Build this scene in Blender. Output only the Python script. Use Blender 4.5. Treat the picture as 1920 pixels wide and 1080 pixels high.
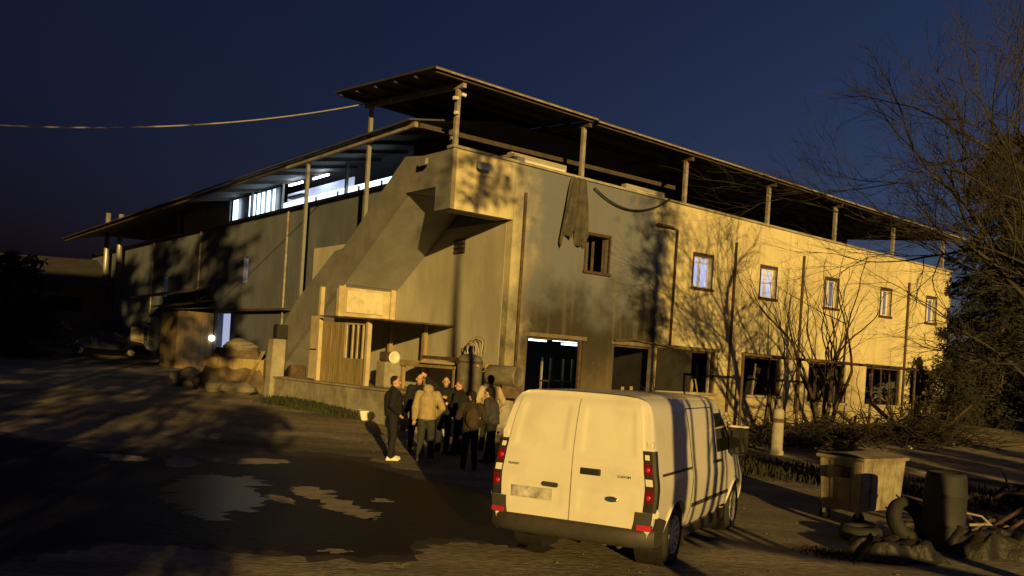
import bpy, bmesh, math, random
from mathutils import Vector, Matrix, Quaternion
random.seed(7)
S = bpy.context.scene
for o in list(bpy.data.objects): bpy.data.objects.remove(o)
COL = S.collection
V = Vector
RAD = math.radians

# ------------------------------------------------------------------ camera
FPX, PX, PY, ROLL, CH = 1710.0, 960.0, 685.0, RAD(3.6), 2.2
cd = bpy.data.cameras.new('camera'); cam = bpy.data.objects.new('camera', cd); COL.objects.link(cam)
cam.matrix_world = Matrix.Translation((0, 0, CH)) @ Matrix.Rotation(RAD(90), 4, 'X') @ Matrix.Rotation(ROLL, 4, 'Z')
cd.sensor_width = 36; cd.lens = 36*FPX/1920; cd.shift_y = (PY-540)/1920
cd.clip_start = .1; cd.clip_end = 3000
S.camera = cam
# ------------------------------------------------------------------ world, sun, exposure
SUN_AZ, SUN_EL = 12.0, 9.0           # degrees to the right of straight behind the camera / above the horizon
W = bpy.data.worlds.new('World'); S.world = W; W.use_nodes = True
wn = W.node_tree; bg = wn.nodes['Background']
sky = wn.nodes.new('ShaderNodeTexSky'); sky.sky_type = 'NISHITA'; sky.sun_disc = False
sky.sun_elevation = RAD(-4.1); sky.sun_rotation = RAD(72)      # the real sun has set beyond the building; the lamp light comes from the street
sky.altitude = 200; sky.air_density = 1.0; sky.dust_density = .3; sky.ozone_density = 3.0
tint = wn.nodes.new('ShaderNodeMix'); tint.data_type = 'RGBA'; tint.blend_type = 'MULTIPLY'; tint.inputs[0].default_value = 1; tint.clamp_result = False
tint.inputs[7].default_value = (11.0, 12.5, 10.2, 1)
wn.links.new(sky.outputs[0], tint.inputs[6]); wn.links.new(tint.outputs[2], bg.inputs[0]); bg.inputs[1].default_value = .15
sd = bpy.data.lights.new('sun', 'SUN'); sun = bpy.data.objects.new('sun', sd); COL.objects.link(sun)
sd.energy = 5.0; sd.angle = RAD(.45); sd.color = (1.0, .625, .165)
TO_SUN = V((math.sin(RAD(SUN_AZ))*math.cos(RAD(SUN_EL)), -math.cos(RAD(SUN_AZ))*math.cos(RAD(SUN_EL)), math.sin(RAD(SUN_EL))))
sun.rotation_euler = (-TO_SUN).to_track_quat('-Z', 'Y').to_euler(); sun.location = (12, -25, 20)
vs = S.view_settings; vs.view_transform = 'Standard'; vs.look = 'None'; vs.exposure = 0; vs.gamma = 1; vs.use_curve_mapping = False
S.render.engine = 'CYCLES'
S.cycles.max_bounces = 6; S.cycles.sample_clamp_indirect = 4

# ------------------------------------------------------------------ pixel -> place
def ray(px, py):
    x = (px-PX)/FPX; y = -(py-PY)/FPX; c, s = math.cos(ROLL), math.sin(ROLL)
    return V((c*x-s*y, 1.0, s*x+c*y))
CO = V((0, 0, CH))
def terr(x, y):
    t = max(0.0, y-20.0); z = .042*t*t/(t+3.0) if t > 0 else 0.0
    if z > 1.4: z = 1.4+.6*(1-math.exp(-(z-1.4)/.6))
    return z
def gnd(px, py):
    d = ray(px, py); t = 3.0
    while t < 160:
        p = CO+d*t
        if p.z <= terr(p.x, p.y): break
        t += .05
    p = CO+d*t; p.z = terr(p.x, p.y); return p
def onpl(px, py, p0, n):
    d = ray(px, py); return CO+d*((p0-CO).dot(n)/d.dot(n))
def at_depth(px, py, Y): return CO+ray(px, py)*Y
# facade frames: right facade runs along DR, left facade along DL, corner C0
AR = RAD(52.5); DR = V((math.sin(AR), math.cos(AR), 0)); NR = V((DR.y, -DR.x, 0)); DL = -NR; NL = -DR
C0 = V((-.22, 27, 0)); UP = V((0, 0, 1))
def RF(s, z, o=0): return C0+DR*s+NR*o+UP*z            # o: metres out of the right facade
def LF(s, z, o=0): return C0+DL*s+NL*o+UP*z            # o: metres out of the left facade
def pxR(px, py, o=0):
    p = onpl(px, py, C0+NR*o, NR); return (p-C0).dot(DR), p.z
def pxL(px, py, o=0):
    p = onpl(px, py, C0+NL*o, NL); return (p-C0).dot(DL), p.z
# ------------------------------------------------------------------ materials
MATS = {}
def mat(name, col, rough=.8, var=.25, scale=3.0, bump=.0, bscale=40.0, metal=0.0, stain=None, sscale=.6, emit=None, es=1.0, coat=0.0, stretch=(1,1,1), spec=.5):
    if name in MATS: return MATS[name]
    m = bpy.data.materials.new(name); m.use_nodes = True; MATS[name] = m
    nt = m.node_tree; N = nt.nodes; Lk = nt.links; b = N['Principled BSDF']
    b.inputs['Roughness'].default_value = rough; b.inputs['Metallic'].default_value = metal
    b.inputs['Coat Weight'].default_value = coat; b.inputs['Specular IOR Level'].default_value = spec
    tc = N.new('ShaderNodeTexCoord'); mp = N.new('ShaderNodeMapping'); mp.inputs['Scale'].default_value = stretch
    Lk.new(tc.outputs['Object'], mp.inputs[0])
    n1 = N.new('ShaderNodeTexNoise'); n1.inputs['Scale'].default_value = scale; n1.inputs['Detail'].default_value = 6; n1.inputs['Roughness'].default_value = .65
    Lk.new(mp.outputs[0], n1.inputs['Vector'])
    r = N.new('ShaderNodeValToRGB'); r.color_ramp.elements[0].position = .3; r.color_ramp.elements[1].position = .7
    lo = [c*(1-var) for c in col]; hi = [min(1, c*(1+var*.6)) for c in col]
    r.color_ramp.elements[0].color = (*lo, 1); r.color_ramp.elements[1].color = (*hi, 1)
    Lk.new(n1.outputs[0], r.inputs[0]); out = r.outputs[0]
    if stain:
        n2 = N.new('ShaderNodeTexNoise'); n2.inputs['Scale'].default_value = sscale; n2.inputs['Detail'].default_value = 5; n2.inputs['Roughness'].default_value = .6
        Lk.new(mp.outputs[0], n2.inputs['Vector'])
        r2 = N.new('ShaderNodeValToRGB'); r2.color_ramp.elements[0].position = .48; r2.color_ramp.elements[1].position = .66
        Lk.new(n2.outputs[0], r2.inputs[0])
        mx = N.new('ShaderNodeMix'); mx.data_type = 'RGBA'; Lk.new(r2.outputs[0], mx.inputs[0]); Lk.new(out, mx.inputs[6]); mx.inputs[7].default_value = (*stain, 1)
        out = mx.outputs[2]
    Lk.new(out, b.inputs['Base Color'])
    if bump:
        n3 = N.new('ShaderNodeTexNoise'); n3.inputs['Scale'].default_value = bscale; n3.inputs['Detail'].default_value = 5
        Lk.new(mp.outputs[0], n3.inputs['Vector'])
        bp = N.new('ShaderNodeBump'); bp.inputs['Strength'].default_value = bump; bp.inputs['Distance'].default_value = .03
        Lk.new(n3.outputs[0], bp.inputs['Height']); Lk.new(bp.outputs[0], b.inputs['Normal'])
    if emit: b.inputs['Emission Color'].default_value = (*emit, 1); b.inputs['Emission Strength'].default_value = es
    return m
def facade_mat():
    m = mat('facade_render', (.66, .60, .38), .9, .14, 1.2, .25, 30, stain=(.55, .49, .31), sscale=.35)
    nt = m.node_tree; N = nt.nodes; Lk = nt.links; b = N['Principled BSDF']
    src = b.inputs['Base Color'].links[0].from_socket
    tc = N.new('ShaderNodeTexCoord')
    sep = N.new('ShaderNodeSeparateXYZ'); Lk.new(tc.outputs['Object'], sep.inputs[0])
    dot = N.new('ShaderNodeVectorMath'); dot.operation = 'DOT_PRODUCT'; Lk.new(tc.outputs['Object'], dot.inputs[0]); dot.inputs[1].default_value = DR
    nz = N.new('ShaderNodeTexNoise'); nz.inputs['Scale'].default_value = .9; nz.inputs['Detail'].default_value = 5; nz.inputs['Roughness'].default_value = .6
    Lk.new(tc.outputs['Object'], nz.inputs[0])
    def math_(op, a, bb, clamp=False):
        n = N.new('ShaderNodeMath'); n.operation = op; n.use_clamp = clamp
        for i, x in enumerate((a, bb)):
            if isinstance(x, (int, float)): n.inputs[i].default_value = x
            else: Lk.new(x, n.inputs[i])
        return n.outputs[0]
    def mrange(x, a, bb):
        n = N.new('ShaderNodeMapRange'); n.interpolation_type = 'SMOOTHSTEP'; Lk.new(x, n.inputs[0]); n.inputs[1].default_value = a; n.inputs[2].default_value = bb; return n.outputs[0]
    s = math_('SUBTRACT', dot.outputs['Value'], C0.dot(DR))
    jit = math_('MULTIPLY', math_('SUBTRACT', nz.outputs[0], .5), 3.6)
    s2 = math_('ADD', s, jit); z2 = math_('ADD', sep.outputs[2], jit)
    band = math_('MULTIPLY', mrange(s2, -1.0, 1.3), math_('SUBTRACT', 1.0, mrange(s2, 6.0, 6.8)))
    # grey wash painted over the first bays for tree shade and smoke film
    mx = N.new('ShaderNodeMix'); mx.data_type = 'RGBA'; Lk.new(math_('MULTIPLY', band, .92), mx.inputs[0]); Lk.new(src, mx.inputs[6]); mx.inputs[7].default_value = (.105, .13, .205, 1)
    # soot above the burnt openings
    sootm = math_('MULTIPLY', math_('MULTIPLY', band, math_('SUBTRACT', 1.0, mrange(z2, 3.3, 5.6))), .95)
    mx2 = N.new('ShaderNodeMix'); mx2.data_type = 'RGBA'; Lk.new(sootm, mx2.inputs[0]); Lk.new(mx.outputs[2], mx2.inputs[6]); mx2.inputs[7].default_value = (.028, .022, .012, 1)
    # rain streaks below the parapet
    mp = N.new('ShaderNodeMapping'); mp.inputs['Scale'].default_value = (2.2, 2.2, .12); Lk.new(tc.outputs['Object'], mp.inputs[0])
    ns = N.new('ShaderNodeTexNoise'); ns.inputs['Scale'].default_value = 2.0; ns.inputs['Detail'].default_value = 4; Lk.new(mp.outputs[0], ns.inputs[0])
    st = math_('MULTIPLY', mrange(ns.outputs[0], .5, .75), .38)
    mx3 = N.new('ShaderNodeMix'); mx3.data_type = 'RGBA'; Lk.new(st, mx3.inputs[0]); Lk.new(mx2.outputs[2], mx3.inputs[6]); mx3.inputs[7].default_value = (.20, .175, .11, 1)
    dirt = math_('MULTIPLY', math_('SUBTRACT', 1.0, mrange(math_('ADD', sep.outputs[2], math_('MULTIPLY', jit, .6)), .9, 3.0)), .6)
    mx4 = N.new('ShaderNodeMix'); mx4.data_type = 'RGBA'; Lk.new(dirt, mx4.inputs[0]); Lk.new(mx3.outputs[2], mx4.inputs[6]); mx4.inputs[7].default_value = (.20, .165, .10, 1)
    # blotchy patches and hairline cracks
    vo = N.new('ShaderNodeTexVoronoi'); vo.feature = 'DISTANCE_TO_EDGE'; vo.inputs['Scale'].default_value = .55
    wv = N.new('ShaderNodeVectorMath'); wv.operation = 'ADD'; Lk.new(tc.outputs['Object'], wv.inputs[0]); nw = N.new('ShaderNodeTexNoise'); nw.inputs['Scale'].default_value = 1.6; nw.inputs['Detail'].default_value = 6; Lk.new(tc.outputs['Object'], nw.inputs[0]); Lk.new(nw.outputs[1], wv.inputs[1]); Lk.new(wv.outputs[0], vo.inputs[0])
    crk = math_('MULTIPLY', math_('SUBTRACT', 1.0, mrange(vo.outputs[0], .0, .012)), math_('MULTIPLY', mrange(nz.outputs[0], .5, .62), .55))
    mx5 = N.new('ShaderNodeMix'); mx5.data_type = 'RGBA'; Lk.new(crk, mx5.inputs[0]); Lk.new(mx4.outputs[2], mx5.inputs[6]); mx5.inputs[7].default_value = (.12, .10, .07, 1)
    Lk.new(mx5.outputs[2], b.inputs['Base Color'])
    return m
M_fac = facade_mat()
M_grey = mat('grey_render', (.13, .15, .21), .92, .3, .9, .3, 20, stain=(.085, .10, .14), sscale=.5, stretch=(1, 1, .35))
M_conc = mat('concrete', (.36, .34, .28), .9, .35, 2.0, .4, 25, stain=(.20, .18, .14), sscale=1.1)
M_dark = mat('burnt_black', (.018, .016, .014), .9, .5, 2)
M_roofsheet = mat('roof_sheet', (.045, .042, .042), .7, .4, 1.5, metal=.0)
M_steeld = mat('dark_steel', (.07, .055, .045), .8, .4, 4)
M_steel = mat('painted_steel', (.30, .29, .28), .6, .45, 5, metal=.0, stain=(.22, .14, .08), sscale=3)
M_galv = mat('galvanised', (.40, .41, .42), .4, .2, 3, metal=.5)
M_pvc = mat('white_frame', (.75, .74, .70), .5, .12, 6)
M_brown = mat('brown_trim', (.075, .045, .032), .7, .4, 5)
M_pane = mat('lit_pane', (.30, .34, .45), .15, .25, 2, emit=(.40, .52, 1.0), es=.75)
M_panedim = mat('dim_pane', (.05, .06, .08), .1, .3, 2, emit=(.28, .38, .7), es=.22)
M_lit = mat('lit_curtain', (.6, .65, .7), .8, .15, 4, emit=(.66, .86, 1.0), es=2.6)
M_litblue = mat('lit_interior', (.5, .55, .7), .8, .25, 1.2, emit=(.60, .66, 1.0), es=.55)
M_lamp = mat('lamp_tube', (.9, .9, .9), .4, 0, 1, emit=(.75, .9, 1.0), es=6)
M_wood = mat('weathered_wood', (.33, .26, .13), .8, .45, 3, .2, 30, stretch=(4, 4, .4))
M_woodp = mat('pale_board', (.55, .48, .33), .8, .25, 2, stain=(.38, .32, .2), sscale=1.5)
M_rust = mat('rusty_metal', (.11, .07, .045), .75, .6, 6, .3, 40, stain=(.05, .04, .035), sscale=2)
M_blackp = mat('black_plastic', (.022, .021, .02), .5, .3, 6)
M_rubber = mat('rubber', (.02, .02, .02), .8, .4, 8, .2, 60)
M_cable = mat('cable', (.03, .028, .026), .6, .2, 5)
M_cablel = mat('pale_cable', (.34, .33, .34), .6, .2, 5)
# ------------------------------------------------------------------ mesh helpers
class MB:
    def __init__(s): s.v = []; s.f = []
    def add(s, vs, fs):
        k = len(s.v); s.v += [V(p) for p in vs]; s.f += [[i+k for i in f] for f in fs]; return s
    def hexa(s, c8): return s.add(c8, [(0,1,3,2),(4,6,7,5),(0,4,5,1),(2,3,7,6),(0,2,6,4),(1,5,7,3)])
    def fbox(s, fr, a0, a1, z0, z1, o0, o1):
        return s.hexa([fr(a, z, o) for a in (a0, a1) for z in (z0, z1) for o in (o0, o1)])
    def box(s, x0, x1, y0, y1, z0, z1): return s.hexa([(x, y, z) for x in (x0, x1) for y in (y0, y1) for z in (z0, z1)])
    def bar(s, p, q, w, h=None, up=UP):
        p, q = V(p), V(q); h = h or w; d = (q-p).normalized(); a = d.cross(up)
        if a.length < 1e-4: a = d.cross(V((0, 1, 0)))
        a.normalize(); b = a.cross(d).normalized()
        return s.hexa([e+a*i*w/2+b*j*h/2 for e in (p, q) for i in (-1, 1) for j in (-1, 1)])
    def tube(s, pts, rad, n=8, caps=True):
        pts = [V(p) for p in pts]; k = len(s.v); rs = rad if isinstance(rad, (list, tuple)) else [rad]*len(pts)
        up = V((.31, .22, .92))
        for i, p in enumerate(pts):
            d = (pts[min(i+1, len(pts)-1)]-pts[max(i-1, 0)]).normalized(); a = d.cross(up)
            if a.length < .05: a = d.cross(V((1, 0, 0)))
            a.normalize(); b = d.cross(a)
            for j in range(n):
                t = 2*math.pi*j/n; s.v.append(p+(a*math.cos(t)+b*math.sin(t))*rs[i])
        for i in range(len(pts)-1):
            for j in range(n): s.f.append([k+i*n+j, k+i*n+(j+1) % n, k+(i+1)*n+(j+1) % n, k+(i+1)*n+j])
        if caps: s.f.append([k+j for j in range(n)][::-1]); s.f.append([k+(len(pts)-1)*n+j for j in range(n)])
        return s
    def lathe(s, c, axis, prof, n=24):
        c = V(c); ax = V(axis).normalized(); a = ax.orthogonal().normalized(); b = ax.cross(a); k = len(s.v)
        for (h, r) in prof:
            for j in range(n):
                t = 2*math.pi*j/n; s.v.append(c+ax*h+(a*math.cos(t)+b*math.sin(t))*max(r, 1e-4))
        for i in range(len(prof)-1):
            for j in range(n): s.f.append([k+i*n+j, k+i*n+(j+1) % n, k+(i+1)*n+(j+1) % n, k+(i+1)*n+j])
        return s
    def ball(s, c, r, seg=12, rings=8, rot=None):
        c = V(c); r = V(r) if not isinstance(r, (int, float)) else V((r, r, r)); k = len(s.v); vs = []
        for i in range(rings+1):
            ph = math.pi*i/rings
            for j in range(seg):
                t = 2*math.pi*j/seg; p = V((r.x*math.sin(ph)*math.cos(t), r.y*math.sin(ph)*math.sin(t), r.z*math.cos(ph)))
                if rot: p = rot @ p
                vs.append(c+p)
        fs = [(i*seg+j, i*seg+(j+1) % seg, (i+1)*seg+(j+1) % seg, (i+1)*seg+j) for i in range(rings) for j in range(seg)]
        return s.add(vs, fs)
    def grid(s, nu, nv, fn):
        k = len(s.v)
        for i in range(nu+1):
            for j in range(nv+1): s.v.append(V(fn(i/nu, j/nv)))
        for i in range(nu):
            for j in range(nv): a = k+i*(nv+1)+j; s.f.append([a, a+1, a+nv+2, a+nv+1])
        return s
    def mesh(s, name, smooth=False, recalc=True, bevel=0, weld=True):
        me = bpy.data.meshes.new(name); me.from_pydata(s.v, [], s.f)
        if recalc or bevel:
            bm = bmesh.new(); bm.from_mesh(me)
            if weld: bmesh.ops.remove_doubles(bm, verts=bm.verts, dist=1e-5)
            if recalc: bmesh.ops.recalc_face_normals(bm, faces=bm.faces)
            if bevel: bmesh.ops.bevel(bm, geom=[e for e in bm.edges if e.is_manifold and e.calc_face_angle(0) > .5], offset=bevel, segments=2, affect='EDGES', clamp_overlap=True)
            bm.to_mesh(me); bm.free()
        if smooth: me.polygons.foreach_set('use_smooth', [True]*len(me.polygons))
        return me
    def build(s, name, m, parent=None, smooth=False, recalc=True, bevel=0, weld=True):
        me = s.mesh(name, smooth, recalc, bevel, weld); me.materials.append(m); return link(name, me, parent)
def link(name, me, parent=None):
    o = bpy.data.objects.new(name, me); COL.objects.link(o)
    if parent:
        o.parent = parent
        if isinstance(parent.matrix_local, Matrix): o.matrix_parent_inverse = Matrix.Identity(4)
    return o
def tag(o, label, cat, group=None, kind=None):
    if label: o['label'] = label
    if cat: o['category'] = cat
    if group: o['group'] = group
    if kind: o['kind'] = kind
    return o
def thing(name, label, cat, loc=(0, 0, 0), rz=0, group=None):
    o = bpy.data.objects.new(name, None); COL.objects.link(o); o.location = loc; o.rotation_euler = (0, 0, rz); o.empty_display_size = .2
    return tag(o, label, cat, group)
def B(*a): return MB().fbox(*a)
def autosmooth(o, ang=35):
    me = o.data; me.polygons.foreach_set('use_smooth', [True]*len(me.polygons))
    bm = bmesh.new(); bm.from_mesh(me)
    for e in bm.edges:
        if e.is_manifold and e.calc_face_angle(0) > RAD(ang): e.smooth = False
    bm.to_mesh(me); bm.free()

# ------------------------------------------------------------------ ground
def struct(o): o['kind'] = 'structure'; return o
def axis(lo, hi, near0, near1, fine, grow=1.25):
    xs = []; x = near0
    while x <= near1: xs.append(x); x += fine
    st = fine; x = xs[-1]
    while x < hi: st *= grow; x += st; xs.append(x)
    st = fine; x = near0
    while x > lo: st *= grow; x -= st; xs.insert(0, x)
    return xs
xs = axis(-900, 900, -36, 36, .6); ys = axis(-200, 1500, 2, 70, .6)
g = MB()
def hn(x, y): return math.sin(x*1.3+y*.7)*math.sin(y*1.1-x*.4)*.5+math.sin(x*3.1+1.7)*math.sin(y*2.7)*.3
for y in ys:
    for x in xs:
        z = terr(x, y)
        if y > 20.5: z += .03*hn(x, y)*min(1, (y-20.5)/3)
        g.v.append(V((x, y, z)))
nx = len(xs)
for j in range(len(ys)-1):
    for i in range(nx-1): g.f.append([j*nx+i, j*nx+i+1, (j+1)*nx+i+1, (j+1)*nx+i])
M_gnd = mat('dusty_asphalt', (.32, .285, .225), .92, .45, .8, .8, 14, stain=(.11, .095, .075), sscale=.25, stretch=(.45, 1.3, 1))
def ground_detail(m):
    nt = m.node_tree; N = nt.nodes; Lk = nt.links; b = N['Principled BSDF']; src = b.inputs['Base Color'].links[0].from_socket; tc = N.new('ShaderNodeTexCoord')
    n = N.new('ShaderNodeTexNoise'); n.inputs['Scale'].default_value = 7; n.inputs['Detail'].default_value = 8; n.inputs['Roughness'].default_value = .75; Lk.new(tc.outputs['Object'], n.inputs[0])
    r = N.new('ShaderNodeValToRGB'); r.color_ramp.elements[0].position = .38; r.color_ramp.elements[1].position = .62; r.color_ramp.elements[0].color = (.45, .43, .40, 1); r.color_ramp.elements[1].color = (1.15, 1.12, 1.05, 1); Lk.new(n.outputs[0], r.inputs[0])
    mx = N.new('ShaderNodeMix'); mx.data_type = 'RGBA'; mx.blend_type = 'MULTIPLY'; mx.inputs[0].default_value = .8; Lk.new(src, mx.inputs[6]); Lk.new(r.outputs[0], mx.inputs[7])
    # wheel ruts running along the road
    mp = N.new('ShaderNodeMapping'); mp.inputs['Rotation'].default_value = (0, 0, RAD(14)); mp.inputs['Scale'].default_value = (.05, .7, 1); Lk.new(tc.outputs['Object'], mp.inputs[0])
    n2 = N.new('ShaderNodeTexNoise'); n2.inputs['Scale'].default_value = 1.4; n2.inputs['Detail'].default_value = 4; Lk.new(mp.outputs[0], n2.inputs[0])
    r2 = N.new('ShaderNodeValToRGB'); r2.color_ramp.elements[0].position = .40; r2.color_ramp.elements[1].position = .56; r2.color_ramp.elements[0].color = (.5, .47, .43, 1); r2.color_ramp.elements[1].color = (1, 1, 1, 1); Lk.new(n2.outputs[0], r2.inputs[0])
    mx2 = N.new('ShaderNodeMix'); mx2.data_type = 'RGBA'; mx2.blend_type = 'MULTIPLY'; mx2.inputs[0].default_value = .45; Lk.new(mx.outputs[2], mx2.inputs[6]); Lk.new(r2.outputs[0], mx2.inputs[7]); Lk.new(mx2.outputs[2], b.inputs['Base Color'])
    bp = b.inputs['Normal'].links[0].from_node; h0 = bp.inputs['Height'].links[0].from_socket; ad = N.new('ShaderNodeMath'); ad.operation = 'MULTIPLY_ADD'; Lk.new(n2.outputs[0], ad.inputs[0]); ad.inputs[1].default_value = 1.2; Lk.new(h0, ad.inputs[2]); Lk.new(ad.outputs[0], bp.inputs['Height'])
ground_detail(M_gnd)
struct(g.build('ground', M_gnd, smooth=True, recalc=False))
def rough_poly(pts, amp, n=6, seed=1):
    r = random.Random(seed); out = []
    for i, p in enumerate(pts):
        q = pts[(i+1) % len(pts)]
        for k in range(n):
            t = k/n; e = p.lerp(q, t); d = (q-p); nrm = V((-d.y, d.x, 0)); L = d.length
            if nrm.length: nrm.normalize()
            out.append(e+nrm*(r.gauss(0, amp*min(1, L)) if k else 0))
    return out
def sheet(name, pix, m, dz, amp=.06, seed=1, world=None, n=6):
    pts = world if world else [gnd(*p) for p in pix]
    pts = rough_poly(pts, amp, n, seed); bm = bmesh.new()
    vs_ = [bm.verts.new((p.x, p.y, terr(p.x, p.y)+dz)) for p in pts]; f = bm.faces.new(vs_)
    f.normal_update()
    if f.normal.z < 0: f.normal_flip()
    bmesh.ops.triangulate(bm, faces=bm.faces); me = bpy.data.meshes.new(name); bm.to_mesh(me); bm.free(); me.materials.append(m)
    return struct(link(name, me))
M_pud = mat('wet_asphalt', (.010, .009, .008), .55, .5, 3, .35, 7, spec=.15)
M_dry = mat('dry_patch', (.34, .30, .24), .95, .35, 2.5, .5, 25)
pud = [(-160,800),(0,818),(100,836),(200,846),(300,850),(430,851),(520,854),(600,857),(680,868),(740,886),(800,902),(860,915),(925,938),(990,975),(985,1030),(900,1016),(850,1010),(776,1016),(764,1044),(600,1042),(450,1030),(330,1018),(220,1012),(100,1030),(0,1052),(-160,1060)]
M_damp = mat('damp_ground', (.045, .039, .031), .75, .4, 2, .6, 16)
cx_, cy_ = 460, 940
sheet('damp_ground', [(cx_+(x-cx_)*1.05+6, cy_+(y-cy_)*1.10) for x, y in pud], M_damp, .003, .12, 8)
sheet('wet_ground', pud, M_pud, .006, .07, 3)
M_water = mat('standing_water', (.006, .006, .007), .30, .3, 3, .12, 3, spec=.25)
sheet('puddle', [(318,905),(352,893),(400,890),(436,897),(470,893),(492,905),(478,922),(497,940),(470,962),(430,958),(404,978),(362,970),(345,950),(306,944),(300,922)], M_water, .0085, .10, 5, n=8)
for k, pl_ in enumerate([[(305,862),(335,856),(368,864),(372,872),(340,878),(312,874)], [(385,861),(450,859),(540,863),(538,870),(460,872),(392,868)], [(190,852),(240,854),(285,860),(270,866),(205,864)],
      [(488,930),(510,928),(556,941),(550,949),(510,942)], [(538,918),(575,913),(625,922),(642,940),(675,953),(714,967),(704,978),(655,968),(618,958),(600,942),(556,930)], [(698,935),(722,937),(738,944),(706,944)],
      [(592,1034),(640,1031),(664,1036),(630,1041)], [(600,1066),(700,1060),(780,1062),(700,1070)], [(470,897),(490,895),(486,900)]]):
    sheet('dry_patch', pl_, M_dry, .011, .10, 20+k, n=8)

# ------------------------------------------------------------------ factory building
bld = thing('factory_building', 'long two-storey yellowish factory building with smoke stains, painted tree shade and canopied roof terrace', 'building')
def wall(name, fr, s0, s1, z0, z1, holes, m, depth, parent):
    """front skin with real openings, reveals and a back skin"""
    ss = sorted({s0, s1, *[h[0] for h in holes], *[h[1] for h in holes]}); zs = sorted({z0, z1, *[h[2] for h in holes], *[h[3] for h in holes]})
    # finer grid lines for shading
    mb = MB()
    def inh(a, b): return any(h[0] < a < h[1] and h[2] < b < h[3] for h in holes)
    for i in range(len(ss)-1):
        for j in range(len(zs)-1):
            a, b, c, d = ss[i], ss[i+1], zs[j], zs[j+1]
            if inh((a+b)/2, (c+d)/2): continue
            for o, rev in ((0, 0), (-depth, 1)):
                q = [fr(a, c, o), fr(b, c, o), fr(b, d, o), fr(a, d, o)]; mb.add(q, [(0, 1, 2, 3)] if not rev else [(3, 2, 1, 0)])
    for (a, b, c, d) in holes:
        for p, q in (((a, c), (b, c)), ((b, c), (b, d)), ((b, d), (a, d)), ((a, d), (a, c))):
            mb.add([fr(*p, 0), fr(*q, 0), fr(*q, -depth), fr(*p, -depth)], [(0, 1, 2, 3)])
    a, b, c, d = s0, s1, z0, z1
    for p, q in (((b, c), (b, d)), ((b, d), (a, d)), ((a, d), (a, c))): mb.add([fr(*p, 0), fr(*q, 0), fr(*q, -depth), fr(*p, -depth)], [(0, 1, 2, 3)])
    return mb.build(name, m, parent, recalc=False)
PZ = lambda s: 8.18-.014*s                     # parapet height along the right facade
WTOP, WBOT = 6.47, 5.34
upw = [(2.92, 3.92), (7.98, 8.95), (11.72, 12.65), (15.88, 16.75), (19.95, 20.75), (23.75, 24.6)]
loww = [(.78, 3.05, .9, 3.12), (4.4, 6.3, 1.2, 3.10), (6.42, 9.5, 1.66, 3.12), (11.0, 13.35, 1.66, 3.10), (15.1, 17.7, 1.5, 3.10), (19.2, 22.0, 1.5, 3.10), (22.8, 24.9, 1.6, 3.06)]
holesR = [(a, b, WBOT, WTOP) for a, b in upw]+loww
REND = 25.9
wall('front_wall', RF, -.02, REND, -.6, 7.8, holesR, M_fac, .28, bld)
# parapet follows the gentle fall of the roof line; it runs on past the corner over the stair landing
mb = MB()
for a, b in ((-2.25, 2.8), (2.8, 9), (9, 17), (17, REND)):
    mb.hexa([RF(s, z, o) for s in (a, b) for z in ((7.79 if s > -2 else 6.55) if False else 7.8, PZ(s)) for o in (.0, -.22)])
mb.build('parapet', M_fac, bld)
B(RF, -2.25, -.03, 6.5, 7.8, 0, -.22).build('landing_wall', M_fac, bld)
mb = MB()
for a, b in ((-2.32, 2.8), (2.8, 9), (9, 17), (17, REND)):
    mb.hexa([RF(s, PZ(s)+dz, o) for s in (a, b) for dz in (.002, .075) for o in (.07, -.27)])
mb.build('coping', M_conc, bld)
# left facade
holesL = [(20.9, 21.4, 5.3, 6.7), (17.6, 20.3, 1.0, 3.3)]
s_, z_ = pxL(428, 645); s2_, z2_ = pxL(414, 596)
LEND = 52.0
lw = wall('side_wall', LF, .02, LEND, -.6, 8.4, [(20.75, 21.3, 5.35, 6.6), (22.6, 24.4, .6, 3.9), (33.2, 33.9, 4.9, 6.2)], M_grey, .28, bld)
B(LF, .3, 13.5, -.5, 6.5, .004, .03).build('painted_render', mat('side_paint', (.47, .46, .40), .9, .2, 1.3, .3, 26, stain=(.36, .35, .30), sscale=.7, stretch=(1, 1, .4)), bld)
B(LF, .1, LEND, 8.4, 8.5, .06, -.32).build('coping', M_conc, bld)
# shaft joints and dark downpipes on the long side
for s in (16.2, 27.5, 36.0, 44.0): MB().tube([LF(s, 8.3, .08), LF(s, .6, .08)], .05, 8).build('downpipe', M_steel, bld, True)
# floors, inner walls
B(RF, .3, REND-.1, 7.3, 7.5, -.4, -40).build('roof_slab', M_dark, bld)
B(RF, .3, REND-.1, 4.1, 4.35, -.3, -9).build('ceiling_slab', M_dark, bld)
B(RF, .3, REND-.1, .2, .35, -.3, -9).build('floor_slab', M_dark, bld)
B(RF, .3, REND-.1, .2, 7.3, -9, -9.2).build('inner_wall', M_dark, bld)
B(RF, .32, .5, .2, 7.3, -.3, -9).build('inner_wall', M_dark, bld)
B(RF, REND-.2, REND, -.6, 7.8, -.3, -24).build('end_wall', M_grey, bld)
for s in (6.36,): B(RF, s-.02, s+.05, .4, 3.1, -.3, -4).build('partition', M_dark, bld)
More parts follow.
